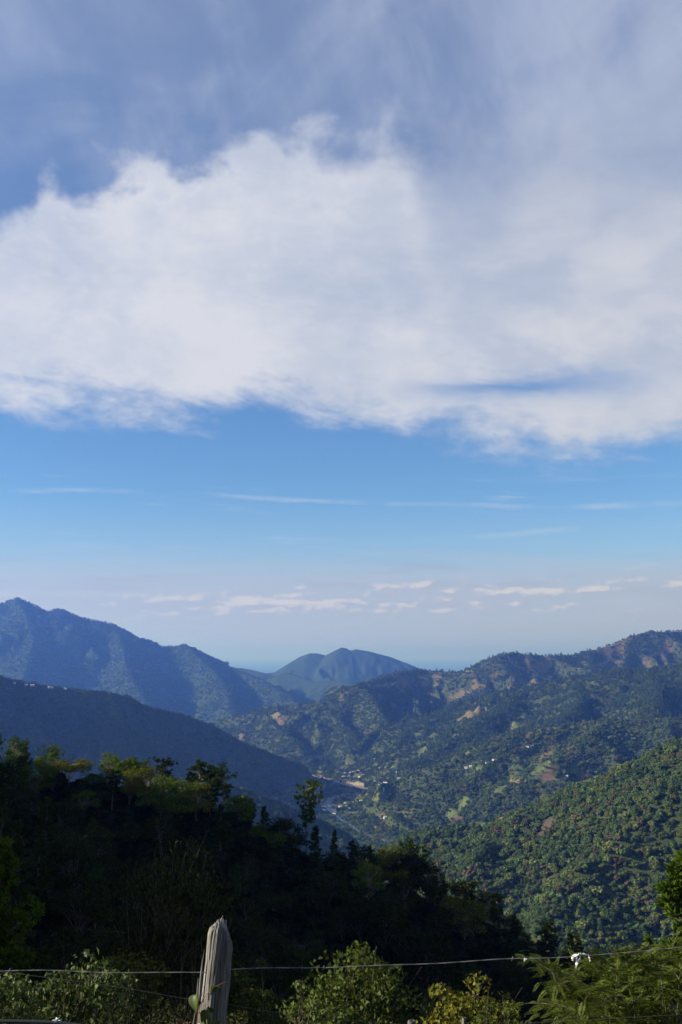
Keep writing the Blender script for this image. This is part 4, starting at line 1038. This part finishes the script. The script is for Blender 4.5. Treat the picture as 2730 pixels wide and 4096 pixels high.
# feathery tree at the right: arching twigs set with pinnate fronds
def feathery_tree():
    rs = np.random.default_rng(77)
    d = 11.0
    x0, y0, _ = px_at(2560, 4096, d); z0 = ground_at(x0, y0)
    wood, crown = Geo(), Geo()
    tips = [(2120, 3835), (2150, 3850), (2200, 3860), (2230, 3960), (2180, 4010), (2160, 4040), (2290, 3900), (2330, 3850), (2380, 3870), (2430, 3840), (2480, 3810), (2500, 3845), (2540, 3850), (2560, 3800), (2600, 3870), (2620, 3835), (2660, 3800), (2700, 3830), (2740, 3800), (2780, 3840),
            (2260, 4020), (2300, 3980), (2350, 3960), (2400, 3950), (2450, 3930), (2500, 3940), (2560, 3930), (2620, 3930), (2680, 3920), (2740, 3900), (2820, 3880), (2240, 4075), (2320, 4060), (2400, 4040), (2470, 4030), (2540, 4020), (2610, 4010), (2680, 4000), (2740, 3990), (2800, 4000),
            (2360, 4096), (2440, 4100), (2520, 4090), (2600, 4080), (2680, 4085), (2750, 4080), (2300, 4110), (2250, 3930), (2420, 3895), (2520, 3885), (2640, 3890), (2710, 3870)]
    fp, fd = [], []
    forks = [np.array([x0 + dx, y0 + dy, z0 + h]) for dx, dy, h in ((0, 0, 0.9), (-0.25, 0.1, 1.3), (0.3, -0.1, 1.2), (0.05, 0.2, 1.5))]
    for k, f in enumerate(forks): wood.tube(bend((x0, y0, z0 - 0.4), f, 0.05), np.linspace(0.05, 0.028, 5), 8)
    for i, (u, v) in enumerate(tips):
        dd = d + rs.normal() * 0.7; tip = np.array(px_at(u, v, dd))
        f = forks[np.argmin([np.hypot(*(q[:2] - tip[:2])) for q in forks])]
        b = bend(f, tip, 0.18 + 0.1 * rs.uniform(), 14)
        wood.tube(b, np.linspace(0.011, 0.002, 14), 5, False)
        for s in range(5, 14):
            for q in range(5 if s > 7 else 3):
                p = b[s] + rs.normal(size=3) * 0.035
                along = b[min(s + 1, 13)] - b[s - 1]; along /= np.linalg.norm(along)
                sd = np.cross(along, [0, 0, 1]); sd /= np.linalg.norm(sd) + 1e-9
                dr = along * rs.uniform(0.3, 1.0) + sd * rs.choice([-1, 1]) * rs.uniform(0.4, 1.0) + np.array([0, 0, rs.uniform(-0.1, 0.35)])
                fp.append(p); fd.append(dr / np.linalg.norm(dr))
        for q in range(2):
            a = rs.integers(6, 12); t2 = b[a] + rs.normal(size=3) * np.array([0.22, 0.22, 0.13])
            bb = bend(b[a], t2, 0.03, 6); wood.tube(bb, np.linspace(0.005, 0.002, 6), 4, False)
            for s in range(1, 6):
                dr = (bb[s] - bb[s - 1]); dr = dr / np.linalg.norm(dr) + rs.normal(size=3) * 0.6
                fp.append(bb[s]); fd.append(dr / np.linalg.norm(dr))
    fp, fd = np.array(fp), np.array(fd); n = len(fp)
    sd = np.cross(fd, np.array([0, 0, 1.0]) + rs.normal(size=(n, 3)) * 0.25); sd /= np.linalg.norm(sd, axis=1)[:, None]
    up = np.cross(sd, fd)
    L = rs.uniform(0.09, 0.17, n)[:, None]
    for j in range(11):                                   # eleven pairs of leaflets along each frond
        t = 0.12 + 0.88 * j / 10
        w = 0.27 * math.sin(math.pi * (0.18 + 0.74 * t)) * L
        c = fp + fd * L * t - up * L * 0.35 * t * t
        for s in (-1, 1):
            a = c; b_ = c + sd * s * w * 0.55 + fd * L * 0.06; e = c + sd * s * w + fd * L * 0.02 + up * L * 0.03; k_ = c + sd * s * w * 0.55 - fd * L * 0.045
            V = np.stack([a, b_, e, k_], 1).reshape(-1, 3); crown.put(V, np.arange(4 * n).reshape(-1, 4))
    e = empty('feathery_tree', (x0, y0, z0)); tag(e, 'feathery tree with fern-like yellow-green fronds under the white rag', 'tree')
    for nm, geo, mt in (('trunk', wood, MAT_BARK), ('crown', crown, foliage_material('frond_leaflets', False, (0.048, 0.074, 0.008), 0.5, 0.30, 0.12, gloss=0.01))):
        geo.v = [v - np.array([x0, y0, z0]) for v in geo.v]
        link(nm, geo.mesh(nm), mt, e)
feathery_tree()

# ------------------------------------------------------------------ the fence in front
def wood_material():
    m, g = material('weathered_wood')
    tc = g.new('ShaderNodeTexCoord'); mp = g.new('ShaderNodeMapping'); mp.inputs['Scale'].default_value = (1, 1, 0.06)
    g.l.new(tc.outputs['Object'], mp.inputs[0])
    n1 = g.noise(mp.outputs[0], 140.0, 6.0, 0.7, 0.3); n2 = g.noise(mp.outputs[0], 45.0, 5.0, 0.6, 0.5)
    n3 = g.noise(tc.outputs['Object'], 9.0, 4.0, 0.6)
    f = g.add(g.mul(n1, 0.55), g.mul(n2, 0.45))
    cr = g.new('ShaderNodeValToRGB'); e = cr.color_ramp.elements
    e[0].position, e[0].color = 0.33, (0.028, 0.025, 0.022, 1); e[1].position, e[1].color = 0.68, (0.305, 0.298, 0.285, 1)
    x = e.new(0.48); x.color = (0.125, 0.121, 0.114, 1)
    g.l.new(f, cr.inputs[0])
    col = g.mix(g.smooth(n3, 0.5, 0.75, 0, 0.2), cr.outputs[0], (0.17, 0.14, 0.11))
    surface(g, col, 0.9, 0.15, bump=f, bump_strength=0.9, bump_dist=0.006)
    return m
MAT_POST = wood_material()
def timber(seed, W=0.146, top_cut=True, H=1.45):
    """split, weathered post; local origin at the ground, axis up"""
    rs = np.random.default_rng(seed)
    na, nz = 150, 130
    th = np.linspace(0, 2 * np.pi, na, endpoint=False)
    # outline: a split log, flatter on the sunny left and front, keeled at the back
    # two split faces: one looks left towards the sun, one right and towards the path
    base = np.full(na, 1.10)
    for fa, fr in ((R(208), 0.80), (R(312), 0.84)):
        cs = np.cos(th - fa); base = np.where(cs > 0.3, np.minimum(base, fr / np.maximum(cs, 0.3)), base)
    for _ in range(6): base = 0.5 * base + 0.25 * (np.roll(base, 1) + np.roll(base, -1))
    Z = np.linspace(0, 1, nz)
    T, S = np.meshgrid(th, Z)
    c, s = np.cos(T), np.sin(T)
    xx = c * W / 2
    cut = np.interp(xx, np.array([-0.075, -0.045, -0.018, 0.0, 0.03, 0.075]) * W / 0.146, [-0.030, -0.016, -0.004, 0.0, -0.030, -0.105]) if top_cut else 0 * xx
    if top_cut: cut = cut + 0.024 * pnoise(T * 5, T * 0 + 3.3, 5)
    top = H + cut
    z = -0.45 + S * (top + 0.45)
    gx, gy = c * 1.0, s * 1.0
    groove = 0.0
    for f, a, zf in ((2.6, 0.20, 0.7), (6.5, 0.15, 1.0), (15.0, 0.08, 1.6), (34.0, 0.03, 3.0)):
        nse = pnoise(gx * f + 0.35 * np.sin(z * 3 + seed), gy * f + z * zf, seed % 7 + int(f))
        groove = groove - a * (0.55 + 0.9 * (pnoise(gx * 1.3 + 3.1, gy * 1.3 + z * 2.2, 3) + 0.4).clip(0, 1)) * np.clip(0.30 - np.abs(nse), 0, 0.30) / 0.30 + 0.25 * a * nse
    r = W / 2 * (base[None] + groove) * np.interp(z, [-0.45, 0.2, H * 0.75, H], [1.10, 1.06, 1.0, 0.99])
    r = r * (1 - 0.10 * sstep(S, 0.985, 1.0))
    V = np.stack([c * r, s * r, z], -1).reshape(-1, 3)
    i = np.arange(nz - 1)[:, None] * na; j = np.arange(na)[None]; k = (j + 1) % na
    F = np.stack([i + j, i + k, i + na + k, i + na + j], -1).reshape(-1, 4)
    g = Geo(); g.put(V, F)
    ring = V[-na:]; prev = (nz - 1) * na
    for q, w in enumerate((0.66, 0.33)):                   # close the top with two inner rings
        rr = ring * np.array([w, w, 1]); rr[:, 2] = (np.interp(rr[:, 0], np.array([-0.075, -0.045, -0.018, 0.0, 0.03, 0.075]) * W / 0.146, [-0.030, -0.016, -0.004, 0.0, -0.030, -0.105]) + H if top_cut else H) - 0.012 - 0.01 * rs.uniform(size=na)
        start = g.n; g.v.append(rr); g.n += na
        g.f[4].append(np.stack([prev + np.arange(na), prev + (np.arange(na) + 1) % na, start + (np.arange(na) + 1) % na, start + np.arange(na)], 1)); prev = start
    g.f.setdefault(na, []).append(np.array([prev + np.arange(na)]))
    return g
POST_D = 5.0
def build_post():
    tip = np.array(px_at(888, 3688, POST_D)); low = np.array(px_at(846, 4096, POST_D))
    axis = (tip - low) / np.linalg.norm(tip - low)
    zg = ground_at(low[0], low[1]); t = (zg - low[2]) / axis[2]; foot = low + axis * t
    H = float(np.linalg.norm(tip - foot))
    e = empty('fence_post', foot); tag(e, 'weathered grey split-wood fence post with a slanted splintered top', 'fence post')
    q = Vector(axis).to_track_quat('Z', 'X')
    e.rotation_mode = 'QUATERNION'
    # keep local x to the right of the picture
    ax = Vector(axis); xr = Vector((1, 0, 0)); xr = (xr - ax * xr.dot(ax)).normalized(); yr = ax.cross(xr)
    from mathutils import Matrix
    e.rotation_quaternion = Matrix((xr, yr, ax)).transposed().to_quaternion()
    link('timber', timber(3, 0.132, True, H).mesh('timber', True), MAT_POST, e)
    # splinters: a spike at the top and slivers standing off the left side
    for pts, w in ([((-0.006, -0.02, H - 0.07), (-0.004, -0.02, H - 0.01), (0.001, -0.022, H + 0.022), (0.004, -0.022, H + 0.036)), [0.011, 0.009, 0.004, 0.0012]],
                   [((-0.066, -0.012, H - 0.36), (-0.070, -0.014, H - 0.28), (-0.071, -0.014, H - 0.20), (-0.068, -0.012, H - 0.13)), [0.006, 0.006, 0.004, 0.001]],
                   [((-0.072, -0.01, H - 0.40), (-0.079, -0.012, H - 0.32), (-0.083, -0.012, H - 0.26)), [0.007, 0.005, 0.001]],
                   [((-0.070, -0.02, H - 0.72), (-0.082, -0.024, H - 0.60), (-0.083, -0.026, H - 0.50), (-0.078, -0.024, H - 0.40)), [0.010, 0.010, 0.007, 0.001]],
                   [((-0.078, -0.03, H - 0.80), (-0.095, -0.032, H - 0.66), (-0.101, -0.033, H - 0.57), (-0.104, -0.033, H - 0.50)), [0.012, 0.009, 0.007, 0.001]],
                   [((-0.080, -0.02, H - 1.00), (-0.092, -0.02, H - 0.86), (-0.094, -0.02, H - 0.72), (-0.088, -0.02, H - 0.62)), [0.014, 0.012, 0.008, 0.002]]):
        g = Geo(); p = np.array(pts); t_ = np.linspace(0, len(p) - 1, 9)
        p2 = np.stack([np.interp(t_, np.arange(len(p)), p[:, i]) for i in range(3)], 1)
        g.tube(p2, np.interp(t_, np.arange(len(p)), w), 6); link('splinter', g.mesh('splinter', True), MAT_POST, e)
    return e, foot, axis, H
post, post_foot, post_axis, post_H = build_post()
# the next posts of the fence, beyond both edges of the picture
for (u, v) in ((-900, 3650), (3500, 3480)):
    x, y, zt = px_at(u, v, POST_D); zg = ground_at(x, y)
    e = empty('fence_post', (x, y, zg)); tag(e, 'weathered grey fence post that carries the far end of the wires', 'fence post', 'fence posts out at the ends')
    link('timber', timber(9, 0.13, False, zt - zg).mesh('timber', True), MAT_POST, e)

def metal(name, col, rough, met=1.0):
    m, g = material(name)
    ge = g.new('ShaderNodeNewGeometry'); n = g.noise(ge.outputs['Position'], 60.0, 4.0, 0.6)
    c = g.mix(g.smooth(n, 0.45, 0.7), col, tuple(x * 0.55 for x in col))
    surface(g, c, rough, 0.5, Metallic=met)
    return m
MAT_WIRE = metal('galvanised_wire', (0.26, 0.25, 0.24), 0.5, 0.5)
MAT_WIRE_DARK = metal('rusty_wire', (0.10, 0.085, 0.075), 0.6, 0.6)
def resample(pts, step):
    pts = np.asarray(pts, float); seg = np.linalg.norm(np.diff(pts, axis=0), axis=1); s = np.concatenate([[0], np.cumsum(seg)])
    q = np.arange(0, s[-1], step); out = np.stack([np.interp(q, s, pts[:, i]) for i in range(3)], 1)
    for _ in range(12): out[1:-1] = 0.5 * out[1:-1] + 0.25 * (out[:-2] + out[2:])
    return out, q
def wire(label, pts, mat, twist=True, r=0.0009, barbs=0.0):
    c, s = resample(pts, 0.012); o0 = c[0].copy()
    e = empty('fence_wire', o0); tag(e, label, 'wire')
    c = c - o0
    if twist:
        c = c + 0.004 * np.stack([0 * s, np.sin(s * 3.1), np.sin(s * 5.3 + 1) + 0.5 * np.sin(s * 11)], 1)
        for ph in (0.0, math.pi):
            a = s / 0.11 * 2 * math.pi / 2 + ph
            g = Geo(); g.tube(c + 0.0011 * np.stack([0 * s, np.cos(a), np.sin(a)], 1), r, 6); link('strand', g.mesh('strand', True), mat, e)
    else:
        g = Geo(); g.tube(c, r, 6); link('strand', g.mesh('strand', True), mat, e)
    if barbs:
        for k in range(int(s[-1] / barbs)):
            p = c[min(int((k + 0.5) * barbs / 0.012), len(c) - 1)]
            g = Geo()
            for sg in (-1, 1):
                g.tube([p + np.array([-0.004 * sg, 0, -0.011 * sg]), p, p + np.array([0.005 * sg, 0.003, 0.012 * sg])], [0.0008, 0.0015, 0.0006], 5)
            link('barb', g.mesh('barb', True), mat, e)
    return e
def W_(*p, d=POST_D): return [px_at(u, v, d) for u, v in p]
side_l = px_at(826, 3886, POST_D); side_r = px_at(922, 3881, POST_D)
wire('twisted bright fence wire from the post towards the reddish leafy bush', W_((-900, 3880), (-400, 3882), (0, 3884), (230, 3886), (450, 3888), (650, 3887)) + [side_l], MAT_WIRE, barbs=0.75)
wire('twisted bright fence wire from the post to the feathery tree, carrying rags', [side_r] + W_((1140, 3875), (1500, 3861), (1900, 3846), (2120, 3835), (2300, 3823), (2500, 3808), (2730, 3786), (3500, 3712)), MAT_WIRE, barbs=0.9)
wire('slack thin dark wire drooping across the reddish leafy bush', W_((-900, 3820), (-200, 3862), (270, 3920), (420, 3940), (560, 3962), (700, 3988), (810, 4006), (850, 4010), d=POST_D + 0.06), MAT_WIRE_DARK, False, 0.0009)
wire('slack thin dark wire leaving the post low towards the feathery tree', W_((890, 4012), (930, 4020), (1050, 4042), (1300, 4075), (1800, 4110), (2700, 4060), (3500, 3990), d=POST_D + 0.06), MAT_WIRE_DARK, False, 0.0009)

# dark hose-like rail at the lower left with a rag knotted to it
c, _ = resample(W_((-900, 4070), (0, 4084), (120, 4086), (230, 4090), (400, 4112), (790, 4160), d=4.9), 0.02)
g = Geo(); g.tube(c - c[0], 0.008, 8); m_, nd = material('dark_rubber'); surface(nd, (0.02, 0.022, 0.025), 0.35, 0.5)
o = link('fence_rail', g.mesh('fence_rail', True), m_); o.location = c[0]; tag(o, 'dark cable-like rail below the leafy bushes tied to the post', 'rail')

def plastic_material():
    m, g = material('torn_plastic')
    tc = g.new('ShaderNodeTexCoord'); n = g.noise(tc.outputs['Object'], 40.0, 4.0, 0.6)
    v = g.lin(n, 0.3, 0.7, 0.75, 1.05)
    surface(g, g.mix(1.0, (0.74, 0.75, 0.76), g.vec(v, v, v), 'MULTIPLY'), 0.5, 0.4, bump=n, bump_strength=0.5, bump_dist=0.004)
    return m
MAT_RAG = plastic_material()
def strip(g, path, widths, rs, crumple=0.0016):
    path = np.asarray(path, float); t = np.linspace(0, len(path) - 1, 26)
    p = np.stack([np.interp(t, np.arange(len(path)), path[:, i]) for i in range(3)], 1)
    w = np.interp(t, np.arange(len(widths)), widths)
    p[1:-1] += rs.normal(size=(24, 3)) * crumple
    a = np.cumsum(rs.normal(size=26) * 0.35)
    n = np.stack([np.cos(a), np.sin(a) * 0.8, 0.25 * np.sin(a * 2)], 1)
    tg = np.gradient(p, axis=0); tg /= np.linalg.norm(tg, axis=1)[:, None] + 1e-9
    n -= tg * (n * tg).sum(1)[:, None]; n /= np.linalg.norm(n, axis=1)[:, None]
    b = np.cross(n, tg) * 0.0012
    rows = np.stack([p - n * w[:, None], p - n * w[:, None] * 0.3 + rs.normal(size=p.shape) * crumple * 0.6, p + n * w[:, None] * 0.4 + rs.normal(size=p.shape) * crumple * 0.6, p + n * w[:, None]], 1)
    V = np.concatenate([rows + b[:, None], rows - b[:, None]], 1).reshape(-1, 3)
    F = []
    for i in range(25):
        o0, o1 = i * 8, i * 8 + 8
        for k in range(3): F += [[o0 + k, o0 + k + 1, o1 + k + 1, o1 + k], [o0 + 4 + k, o1 + 4 + k, o1 + 5 + k, o0 + 5 + k]]
        F += [[o0, o1, o1 + 4, o0 + 4], [o0 + 3, o0 + 7, o1 + 7, o1 + 3]]
    g.put(V, F)
def rag(label, u, v, paths, seed, d=POST_D - 0.01):
    rs = np.random.default_rng(seed); o0 = np.array(px_at(u, v, d))
    e = empty('plastic_rag', o0); tag(e, label, 'rag')
    for pts, w in paths:
        g = Geo(); strip(g, np.array([px_at(*q, d) for q in pts]) - o0, w, rs); link('torn_strip', g.mesh('torn_strip', True), MAT_RAG, e)
rag('torn white plastic rag hanging from the fence wire over the feathery tree', 2310, 3822,
    [([(2290, 3826), (2310, 3818), (2325, 3817), (2348, 3819)], [0.0036, 0.0078, 0.0072, 0.0030]), ([(2296, 3822), (2291, 3832), (2292, 3842)], [0.0036, 0.0048, 0.0018]),
     ([(2308, 3820), (2307, 3840), (2310, 3852), (2306, 3868)], [0.0036, 0.0036, 0.0060, 0.0018]), ([(2322, 3822), (2318, 3838), (2312, 3850), (2304, 3872)], [0.0036, 0.0024, 0.0036, 0.0012]),
     ([(2352, 3818), (2358, 3832), (2361, 3846)], [0.0018, 0.0024, 0.0018])], 5)
rag('small white scrap of plastic knotted on the fence wire', 2102, 3837, [([(2098, 3834), (2102, 3838), (2108, 3836)], [0.002, 0.004, 0.002]), ([(2103, 3836), (2099, 3845)], [0.003, 0.001])], 6)
rag('grey rag knotted round the dark rail', 228, 4085, [([(212, 4084), (226, 4078), (236, 4086), (246, 4092)], [0.005, 0.011, 0.010, 0.004]), ([(222, 4080), (216, 4090), (224, 4098)], [0.005, 0.008, 0.004])], 7, 4.9)

# ------------------------------------------------------------------ climber on the post
def heart_leaf(length, fold=0.55, curl=0.3):
    n = 9; t = np.linspace(0, 1, n)
    w = 0.46 * length * np.sin(np.pi * t ** 0.62) ** 0.9 * (1 - 0.25 * t)
    w[0] = 0.05 * length; w[-1] = 0.004 * length
    y = t * length; z = -curl * length * t ** 2
    mid = np.stack([0 * t, y, z], 1)
    rows = [np.stack([k * w, y - 0.10 * length * abs(k) * (1 - t) * (k != 0), z + fold * np.abs(k) * w - 0.10 * w * k * k], 1) for k in (-1, -0.5, 0, 0.5, 1)]
    V = np.stack(rows, 1).reshape(-1, 3); F = []
    for i in range(n - 1):
        for k in range(4): F.append([i * 5 + k, i * 5 + k + 1, i * 5 + 6 + k, i * 5 + 5 + k])
    top = V + [0, 0, 0.0004]
    g = Geo(); g.put(top, F); g.put(V - [0, 0, 0.0004], [f[::-1] for f in F])
    return g
def build_climber():
    m, g = material('climber_leaf')
    tc = g.new('ShaderNodeTexCoord'); n = g.noise(tc.outputs['Object'], 25.0, 4.0, 0.6)
    leaf_shader(g, g.mix(n, (0.035, 0.075, 0.010), (0.085, 0.115, 0.022)), 0.35, 0.45, 0.05)
    m2, g2 = material('climber_stem'); surface(g2, (0.17, 0.085, 0.05), 0.7, 0.3)
    D = POST_D - 0.10
    foot = np.array(post_foot) + [-0.10, -0.05, 0.0]
    e = empty('climbing_plant', foot); tag(e, 'green climber with heart-shaped leaves twining round the weathered post', 'climber')
    def stem(pts, r):
        c, _ = resample(np.array(pts) - foot, 0.01); gg = Geo(); gg.tube(c, np.linspace(r, r * 0.5, len(c)), 6); link('stem', gg.mesh('stem', True), m2, e)
    stem([foot + [0, 0, -0.05], px_at(780, 4200, D), px_at(795, 4030, D), px_at(812, 3992, D), px_at(855, 3950, D - 0.02), px_at(885, 3936, D), px_at(914, 3924, D + 0.02)], 0.0034)
    stem([px_at(795, 4040, D), px_at(820, 4110, D - 0.02), px_at(822, 4085, D - 0.03), px_at(830, 4060, D - 0.04)], 0.0028)
    stem([px_at(790, 4020, D), px_at(785, 3998, D - 0.01), px_at(779, 3990, D - 0.01)], 0.0022)
    for u, v, L, rot in [(781, 3984, 0.070, (-1.25, 0.2, 2.55)), (862, 3948, 0.040, (-1.2, 0.5, 0.3)), (872, 3943, 0.022, (-0.7, 0.2, -0.9)), (838, 4030, 0.062, (-1.5, 0.35, 1.9)), (822, 4042, 0.055, (-1.35, -0.3, 3.5)),
                         (836, 4035, 0.034, (-1.7, 0.9, 3.1)), (824, 4078, 0.060, (-1.2, 0.3, 2.4)), (822, 4075, 0.045, (-1.1, 0.2, 3.9)), (826, 4090, 0.055, (-0.6, 0.0, 0.2)), (870, 4085, 0.060, (-1.4, 0.1, 2.9)), (800, 4100, 0.07, (-1.2, 0.2, 2.0))]:
        o = link('leaf', heart_leaf(L).mesh('leaf', True), m, e)
        o.location = np.array(px_at(u, v, D - 0.03)) - foot; o.rotation_euler = rot
build_climber()

# dry curled grass at the foot of the picture
def build_dry_grass():
    m, g = material('dry_stalk'); surface(g, (0.16, 0.10, 0.06), 0.8, 0.2)
    x, y, _ = px_at(745, 4096, 4.7); z = ground_at(x, y); f = np.array([x, y, z])
    e = empty('dry_grass', f); tag(e, 'dry curled brown stalks beside the foot of the post', 'grass tuft')
    for pts in ([(715, 4150), (712, 4098), (704, 4078), (700, 4070), (706, 4068), (714, 4074), (722, 4090)], [(735, 4150), (728, 4096), (738, 4086), (752, 4088), (764, 4094)], [(750, 4150), (755, 4092), (762, 4080), (770, 4082), (771, 4090), (764, 4097)],
                [(742, 4150), (750, 4094), (751, 4080)], [(760, 4150), (756, 4100), (748, 4090)]):
        c, _ = resample([f + [0, 0, -0.02]] + [px_at(u, v, 4.7) for u, v in pts], 0.006); gg = Geo(); gg.tube(c - f, np.linspace(0.002, 0.0012, len(c)), 5); link('stalk', gg.mesh('stalk', True), m, e)
build_dry_grass()
# two stakes of a lower fence among the bushes
for u, v, d, w, lab in ((1857, 4070, 12.0, 0.05, 'pale short stake poking up among the yellow-green bushes'), (1648, 4082, 12.0, 0.09, 'dark round-topped stake between the bright green bushes')):
    x, y, zt = px_at(u, v, d); zg = ground_at(x, y)
    e = empty('fence_stake', (x, y, zg)); tag(e, lab, 'stake')
    link('timber', timber(5, w, False, zt - zg).mesh('timber', True), MAT_POST, e)

# ------------------------------------------------------------------ the air
def build_haze():
    g = Geo()
    zlo, zhi = float(GH.min()) - 1.0, float(GH.max()) + 40.0
    g.box((0, 0, (zlo + zhi) / 2), (320000, 320000, zhi - zlo))
    me = g.mesh('haze')
    m, nd = material('blue_air')
    out = nd.new('ShaderNodeOutputMaterial'); v = nd.new('ShaderNodeVolumePrincipled')
    v.inputs['Color'].default_value = (0.135, 0.305, 1.0, 1)
    v.inputs['Absorption Color'].default_value = (0.80, 0.80, 0.80, 1)
    v.inputs['Density'].default_value = 0.76e-4
    v.inputs['Anisotropy'].default_value = 0.55
    v.inputs['Density Attribute'].default_value = ''
    nd.l.new(v.outputs[0], out.inputs['Volume'])
    m.cycles.homogeneous_volume = True
    o = link('haze', me, m); tag(o, 'pale blue haze filling the air over the valley', 'haze', kind='stuff')
build_haze()
